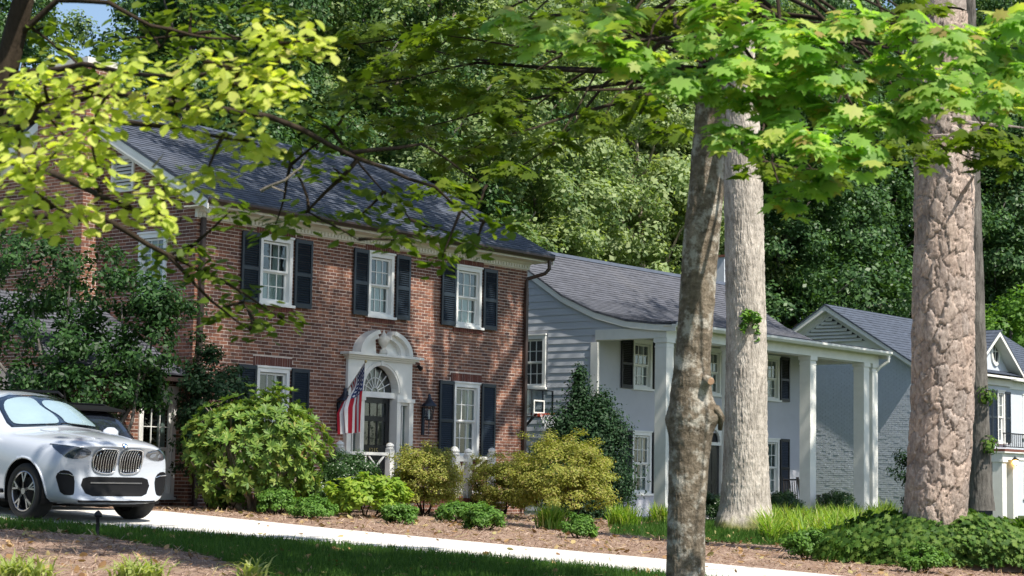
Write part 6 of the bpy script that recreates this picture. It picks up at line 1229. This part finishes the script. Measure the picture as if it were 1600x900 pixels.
def patcher(me):
    bm = bmesh.new(); bm.from_mesh(me); tree = BVHTree.FromBMesh(bm); bm.free()
    def hit(a, b, view):
        if view == 'front': h = tree.ray_cast(Vector((-1, a, b)), Vector((1, 0, 0)))
        elif view == 'rear': h = tree.ray_cast(Vector((6, a, b)), Vector((-1, 0, 0)))
        elif view == 'top': h = tree.ray_cast(Vector((a, b, 3)), Vector((0, 0, -1)))
        else: h = tree.ray_cast(Vector((a, 2 if view == 'right' else -2, b)), Vector((0, -1 if view == 'right' else 1, 0)))
        return h
    def pt(a, b, view, off):
        co, n_, _, _ = hit(a, b, view)
        if co is None: return None
        ref = {'front': Vector((-1, 0, 0)), 'rear': Vector((1, 0, 0)), 'top': Vector((0, 0, 1)), 'right': Vector((0, 1, 0)), 'left': Vector((0, -1, 0))}[view]
        if n_.dot(ref) < 0: n_ = -n_
        return co+n_*off
    def patch(name, poly, view, off, mat, parent, cuts=3):
        b = bmesh.new(); f = b.faces.new([b.verts.new((p[0], p[1], 0)) for p in poly]); bmesh.ops.triangulate(b, faces=[f])
        for _ in range(cuts): bmesh.ops.subdivide_edges(b, edges=b.edges[:], cuts=1, use_grid_fill=True)
        bmesh.ops.triangulate(b, faces=b.faces[:]); bad = []
        for v in b.verts:
            q = pt(v.co.x, v.co.y, view, off)
            if q is None: bad.append(v)
            else: v.co = q
        bmesh.ops.delete(b, geom=bad, context='VERTS'); b.normal_update(); ref = {'front': Vector((-1, 0, .3)), 'rear': Vector((1, 0, .3)), 'top': Vector((0, 0, 1)), 'right': Vector((0, 1, 0)), 'left': Vector((0, -1, 0))}[view]
        if sum(f.normal.dot(ref) for f in b.faces) < 0: bmesh.ops.reverse_faces(b, faces=b.faces[:])
        me_ = bpy.data.meshes.new(name); b.to_mesh(me_); b.free(); me_.materials.append(mat); me_.polygons.foreach_set('use_smooth', [True]*len(me_.polygons)); return link(name, me_, parent)
    return patch, pt
def resamp(poly, n):
    P = poly+[poly[0]]; L = [0]
    for a, b in zip(P, P[1:]): L.append(L[-1]+math.hypot(b[0]-a[0], b[1]-a[1]))
    return [(float(np.interp(L[-1]*i/n, L, [p[0] for p in P])), float(np.interp(L[-1]*i/n, L, [p[1] for p in P]))) for i in range(n+1)]
def rounded(poly, k=3):
    for _ in range(k):
        q = []
        for i in range(len(poly)): a, b = poly[i], poly[(i+1) % len(poly)]; q += [(a[0]*.75+b[0]*.25, a[1]*.75+b[1]*.25), (a[0]*.25+b[0]*.75, a[1]*.25+b[1]*.75)]
        poly = q
    return poly
def ring_y(prof, seg=40):       # revolve (r, y) about the axle
    mb = MB(); n_ = len(prof)
    for r_, y in prof:
        for k in range(seg): a = 2*math.pi*k/seg; mb.v.append((r_*math.cos(a), y, r_*math.sin(a)))
    for i in range(n_-1):
        for k in range(seg): mb.f.append((i*seg+k, i*seg+(k+1) % seg, (i+1)*seg+(k+1) % seg, (i+1)*seg+k)); mb.m.append(0)
    return mb
def wheel(parent, x, y, steer=0.):
    s = 1 if y > 0 else -1
    tm = cached(('tyre', s), lambda: ring_y([(.265, -s*.13), (.35, -s*.135), (.372, -s*.10), (.375, 0), (.372, s*.10), (.35, s*.135), (.27, s*.125), (.262, s*.10), (.255, -s*.10)]).mesh('tyre', M['tyre'], True))
    w_ = link('wheel', tm, parent, (x, y, WZ_)); w_.rotation_euler = (0, 0, steer)
    def rim():
        mb = ring_y([(.262, s*.115), (.268, s*.125), (.255, s*.13), (.245, s*.12), (.24, s*.05)])
        for k in range(5):
            a = k*2*math.pi/5+.3
            for da in (-.2, .2):
                c0 = Vector((math.cos(a)*.05, s*.115, math.sin(a)*.05)); c1 = Vector((math.cos(a)*.12, s*.12, math.sin(a)*.12)); c2 = Vector((math.cos(a+da)*.25, s*.115, math.sin(a+da)*.25)); mb.bar(c0, c1, .034, .03, (0, 1, 0)); mb.bar(c1, c2, .024, .025, (0, 1, 0))
            c3 = Vector((math.cos(a)*.25, s*.10, math.sin(a)*.25)); mb.bar((math.cos(a)*.12, s*.118, math.sin(a)*.12), c3, .016, .02, (0, 1, 0))
        mb.tube([(0, s*.09, 0), (0, s*.13, 0)], [.055, .045], 14); return mb.mesh('rim', M['rim'])
    link('rim', cached(('rim', s), rim), w_)
    link('brake_disc', cached(('disc', s), lambda: MB().tube([(0, s*.0, 0), (0, s*.03, 0)], .19, 24).tube([(0, -s*.12, 0), (0, -s*.11, 0)], .25, 24).mesh('brake_disc', M['plastic'])), w_); return w_
def suv(label, O, th, paint, front=True, rear=False, rz=1.74, pitch=0., sc_all=1.):
    t = thing('parked_suv', label, 'car', O, 0); t.rotation_euler = (0, pitch, th); t.scale = (sc_all,)*3; me, solid = body_mesh(paint, rz); body = link('body', me, t); patch, pt = patcher(solid)
    for wx in (FWX, RWX):
        for y in (.84, -.84): wheel(t, wx, y, .0)
        for s in (1, -1):       # inner wheel housing and lip
            mb = MB(); A = [(wx+.43*math.cos(a), WZ_+.43*math.sin(a)) for a in np.linspace(-.35, math.pi+.35, 22)]
            for (a, b), (c, d) in zip(A, A[1:]): mb.add([(a, s*.58, b), (c, s*.58, d), (c, s*.97, d), (a, s*.97, b)], [(0, 1, 2, 3)])
            mb.add([(a, s*.58, b) for a, b in A], [tuple(range(22))]); mb.build('wheel_housing', M['plastic'], t)
            Lp = []
            for a in np.linspace(-.25, math.pi+.25, 30):
                q = pt(wx+.445*math.cos(a), WZ_+.445*math.sin(a), 'right' if s > 0 else 'left', .002)
                if q is not None: Lp.append(q)
            if len(Lp) > 3: MB().tube(Lp, .014, 6).build('arch_lip', paint, t, smooth=True)
    MB().box(.35, -.6, .2, 4.6, .6, .27).build('underbody', M['plastic'], t)
    # windscreen, sunshade, side glass
    ws = [(-.735, 1.205), (0, 1.262), (.735, 1.205), (.735, 1.26), (.60, 1.585), (.35, 1.655), (0, 1.668), (-.35, 1.655), (-.60, 1.585), (-.735, 1.26)]; patch('windscreen_surround', ws, 'front', .004, M['tint'], t, 4)
    if front:
        shl = rounded([(.02, 1.275), (.30, 1.262), (.64, 1.24), (.69, 1.27), (.57, 1.55), (.30, 1.62), (.06, 1.62), (.10, 1.50), (.0, 1.40)], 2); shr = rounded([(-.05, 1.27), (-.64, 1.24), (-.69, 1.27), (-.57, 1.54), (-.30, 1.59), (-.02, 1.59), (.05, 1.50), (-.10, 1.37)], 2)
        for q in (shl, shr): patch('sunshade', q, 'front', .016, M['shade'], t, 5)
        patch('windscreen', [(y*.985, z) for y, z in ws], 'front', .034, M['cglass'], t, 5)
        MB().tube([q for q in (pt(a, 1.222+.04*(1-abs(a)/.7), 'front', .03) for a in np.linspace(-.62, .05, 10)) if q], .009, 5).build('wiper', M['plastic'], t)
    for v in ('right', 'left'):
        patch('side_window', [(1.93, 1.17), (2.02, 1.27), (2.48, 1.545), (2.98, 1.585), (3.02, 1.19)], v, .004, M['tint'], t, 3); patch('side_window', [(3.10, 1.195), (3.06, 1.585), (3.85, 1.55), (4.02, 1.23)], v, .004, M['tint'], t, 3); patch('side_window', [(4.10, 1.24), (3.95, 1.54), (4.35, 1.50), (4.48, 1.27)], v, .004, M['tint'], t, 3)
        MB().tube([q for q in (pt(a, .36, v, .004) for a in np.linspace(1.4, 3.4, 14)) if q], .03, 6).build('sill_trim', M['plastic'], t)
        for x0 in (1.70, 2.99, 4.05): MB().tube([q for q in (pt(x0+(.06 if x0 > 4 else 0)*math.sin(z*3), z, v, -.001) for z in np.linspace(.42, 1.1, 10)) if q], .005, 4).build('door_gap', M['plastic'], t)
        for x0 in (2.72, 3.78):
            a, b = pt(x0, .99, v, .03), pt(x0+.2, .995, v, .03); MB().bar(a, b, .025, .03).build('door_handle', paint, t)
    for s in (1, -1):
        MB().tube([(2.35, s*.60, rz-.07), (2.5, s*.615, rz-.005), (3.3, s*.615, rz+.005), (4.1, s*.60, rz-.03), (4.3, s*.59, rz-.09)], .018, 8).build('roof_rail', M['plastic'], t, smooth=True)
        mb = MB(); mb.lathe([(.02, -.09), (.085, -.075), (.105, -.02), (.10, .04), (.05, .085), (.01, .09)], (0, 0, 0), 14); mb.v = [(v[0]*.75+1.80, v[1]*1.25+s*1.06, v[2]+1.17) for v in mb.v]; mi = mb.build('door_mirror', paint, t, smooth=True); MB().bar((1.80, s*.93, 1.11), (1.80, s*1.02, 1.13), .06, .05).build('mirror_arm', M['plastic'], mi)
        MB().box(1.855, s*1.06-.10, 1.10, 1.862, s*1.06+.10, 1.23).build('mirror_glass', M['tint'], mi)
    if front:
        for s in (1, -1):
            kd = rounded([(s*.035, .69), (s*.09, .64), (s*.36, .66), (s*.41, .80), (s*.38, .95), (s*.30, .985), (s*.07, .985), (s*.03, .93)], 2)
            patch('grille', kd, 'front', .004, M['plastic'], t, 3)
            fr = [q for q in (pt(a, b, 'front', .010) for a, b in resamp(kd, 48)) if q]; g = MB().tube(fr, .014, 6, False).build('grille_frame', M['chrome'], t, smooth=True)
            for i in range(8):
                y = s*(.07+.04*i); zt = .965 if i < 6 else .93-.03*(i-6); zb = .67 if i < 7 else .72; L = [q for q in (pt(y, z, 'front', .012) for z in np.linspace(zb, zt, 7)) if q]
                if len(L) > 2: MB().tube(L, .0095, 5).build('grille_bar', M['chrome'], g, smooth=True)
            hl = rounded([(s*.445, .885), (s*.58, .835), (s*.74, .83), (s*.85, .875), (s*.875, .96), (s*.85, 1.01), (s*.70, .995), (s*.47, .955)], 1)
            h_ = patch('headlight', hl, 'front', .006, M['lens'], t, 4)
            for y0 in (.56, .70): patch('headlight_element', rounded([(s*(y0-.045), .87), (s*(y0+.05), .875), (s*(y0+.075), .935), (s*(y0-.03), .925)], 2), 'front', .009, M['led'], h_, 2)
            MB().tube([q for q in (pt(s*a, b, 'front', .011) for a, b in ((.47, .94), (.60, .965), (.75, .99), (.86, 1.005))) if q], .006, 5).build('headlight_strip', M['led'], h_)
            si = rounded([(s*.66, .40), (s*.69, .35), (s*.83, .36), (s*.875, .50), (s*.90, .62), (s*.84, .685), (s*.72, .67), (s*.65, .58)], 1); k_ = patch('air_intake', si, 'front', .004, M['plastic'], t, 3)
            MB().tube([q for q in (pt(s*a, b, 'front', .012) for a, b in ((.67, .60), (.74, .625), (.87, .635))) if q], .008, 5).build('fog_light', M['chrome'], k_)
        li = [(-.56, .49), (-.50, .38), (-.40, .345), (.40, .345), (.50, .38), (.56, .49), (.53, .575), (.44, .60), (-.44, .60), (-.53, .575)]; k_ = patch('lower_intake', li, 'front', .004, M['plastic'], t, 4)
        MB().tube([q for q in (pt(a, .52, 'front', .010) for a in np.linspace(-.42, .42, 12)) if q], .012, 5).build('intake_bar', M['rim'], k_)
        MB().tube([q for q in (pt(a, .285, 'front', .012) for a in np.linspace(-.62, .62, 14)) if q], .016, 5).build('front_lip', M['plastic'], t)
        e = []; c0 = 1.005; ce = [(.0, 1.022)]
        for k in range(4):
            a0 = k*math.pi/2; poly = [(0, 1.02)]+[(.034*math.cos(a0+i*math.pi/12), 1.02+.020*math.sin(a0+i*math.pi/12)) for i in range(7)]; patch('emblem_quarter', poly, 'front', .007, M['bluepaint'] if k % 2 else M['trim'], t, 1)
        MB().tube([q for q in (pt(.039*math.cos(a), 1.02+.023*math.sin(a), 'front', .007) for a in np.linspace(0, 2*math.pi, 17)) if q], .0045, 5, False).build('emblem_ring', M['plastic'], t)
        for s in (1, -1): MB().tube([q for q in (pt(x, s*(.30+.18*(x-.3)), 'top', .003) for x in np.linspace(.3, 1.3, 12)) if q], .006, 5).build('bonnet_crease', paint, t, smooth=True)
    if rear:
        patch('rear_window', rounded([(-.62, 1.20), (.62, 1.20), (.55, 1.50), (-.55, 1.50)], 1), 'rear', .005, M['tint'], t, 4); MB().add([(4.2, -.62, rz-.05), (4.66, -.60, rz-.13), (4.66, .60, rz-.13), (4.2, .62, rz-.05), (4.2, -.62, rz-.10), (4.66, -.60, rz-.16), (4.66, .60, rz-.16), (4.2, .62, rz-.10)], [(0, 1, 2, 3), (7, 6, 5, 4), (0, 4, 5, 1), (1, 5, 6, 2), (2, 6, 7, 3), (3, 7, 4, 0)]).build('roof_spoiler', M['plastic'], t)
        for s in (1, -1): patch('tail_light', rounded([(s*.50, .98), (s*.86, .92), (s*.90, 1.04), (s*.55, 1.08)], 1), 'rear', .006, M['red_lens'], t, 3)
        patch('number_plate', [(-.26, .78), (.26, .78), (.26, .90), (-.26, .90)], 'rear', .006, M['trim'], t, 2)
    return t
th = math.radians(86); ex = Vector((math.cos(th), math.sin(th), 0)); ey = Vector((-math.sin(th), math.cos(th), 0))
wn = gp(46, 815); O = Vector((wn.x, wn.y, 0))-ex*FWX*1.085-ey*.84*1.085
gw = lambda x, y: (lambda q: gz(q.x, q.y)+.035)(O+ex*x+ey*y)
zf = (gw(FWX, .84)+gw(FWX, -.84))/2; zr_ = (gw(RWX, .84)+gw(RWX, -.84))/2; pit = -math.atan2(zr_-zf, RWX-FWX); O.z = zf-FWX*(zr_-zf)/(RWX-FWX)
suv('white suv with twin kidney grille and silver sunshades behind the windscreen', O, th, M['white_car'], True, True, pitch=pit, sc_all=1.085)
th2 = math.radians(-90); rc = onY(238, 700, 24.3); O2 = Vector((rc.x-1.0, 24.3+4.9, gz(rc.x-1, 27)+.035)); suv('black suv parked behind the white suv with its rear window showing', O2, th2, M['dark_car'], False, True, 1.74)
# low path light at the lawn edge
p = gp(152, 838); t = thing('path_light', 'small black bollard path light in the grass near the white suv', 'lamp', p)
MB().lathe([(.035, -.05), (.03, .0), (.024, .02), (.024, .24), (.03, .25)], (0, 0, 0), 10).build('post', M['iron'], t, smooth=True); MB().lathe([(.03, .251), (.055, .26), (.05, .30), (.02, .33), (.005, .34)], (0, 0, 0), 10).build('head', M['iron'], t, smooth=True)

# small garden things
p = gp(464, 792); t = thing('iron_hoop', 'small black iron hoop standing among the low shrubs', 'garden hoop', p)
MB().tube([(-.05, .04, -.05), (-.05, .04, .28), (-.03, .03, .33), (.04, -.03, .33), (.06, -.045, .28), (.06, -.045, -.05)], .012, 6).build('hoop', M['iron'], t, smooth=True)
p = gp(370, 800); t = thing('marker_stake', 'thin red marker stake half hidden under the rhododendron', 'stake', (p.x, p.y, p.z)); MB().box(-.02, -.012, -.05, .02, .012, .42).build('stake', M['orange'], t); MB().box(-.05, -.014, .30, .05, -.0125, .46).build('plate', M['orange'], t)
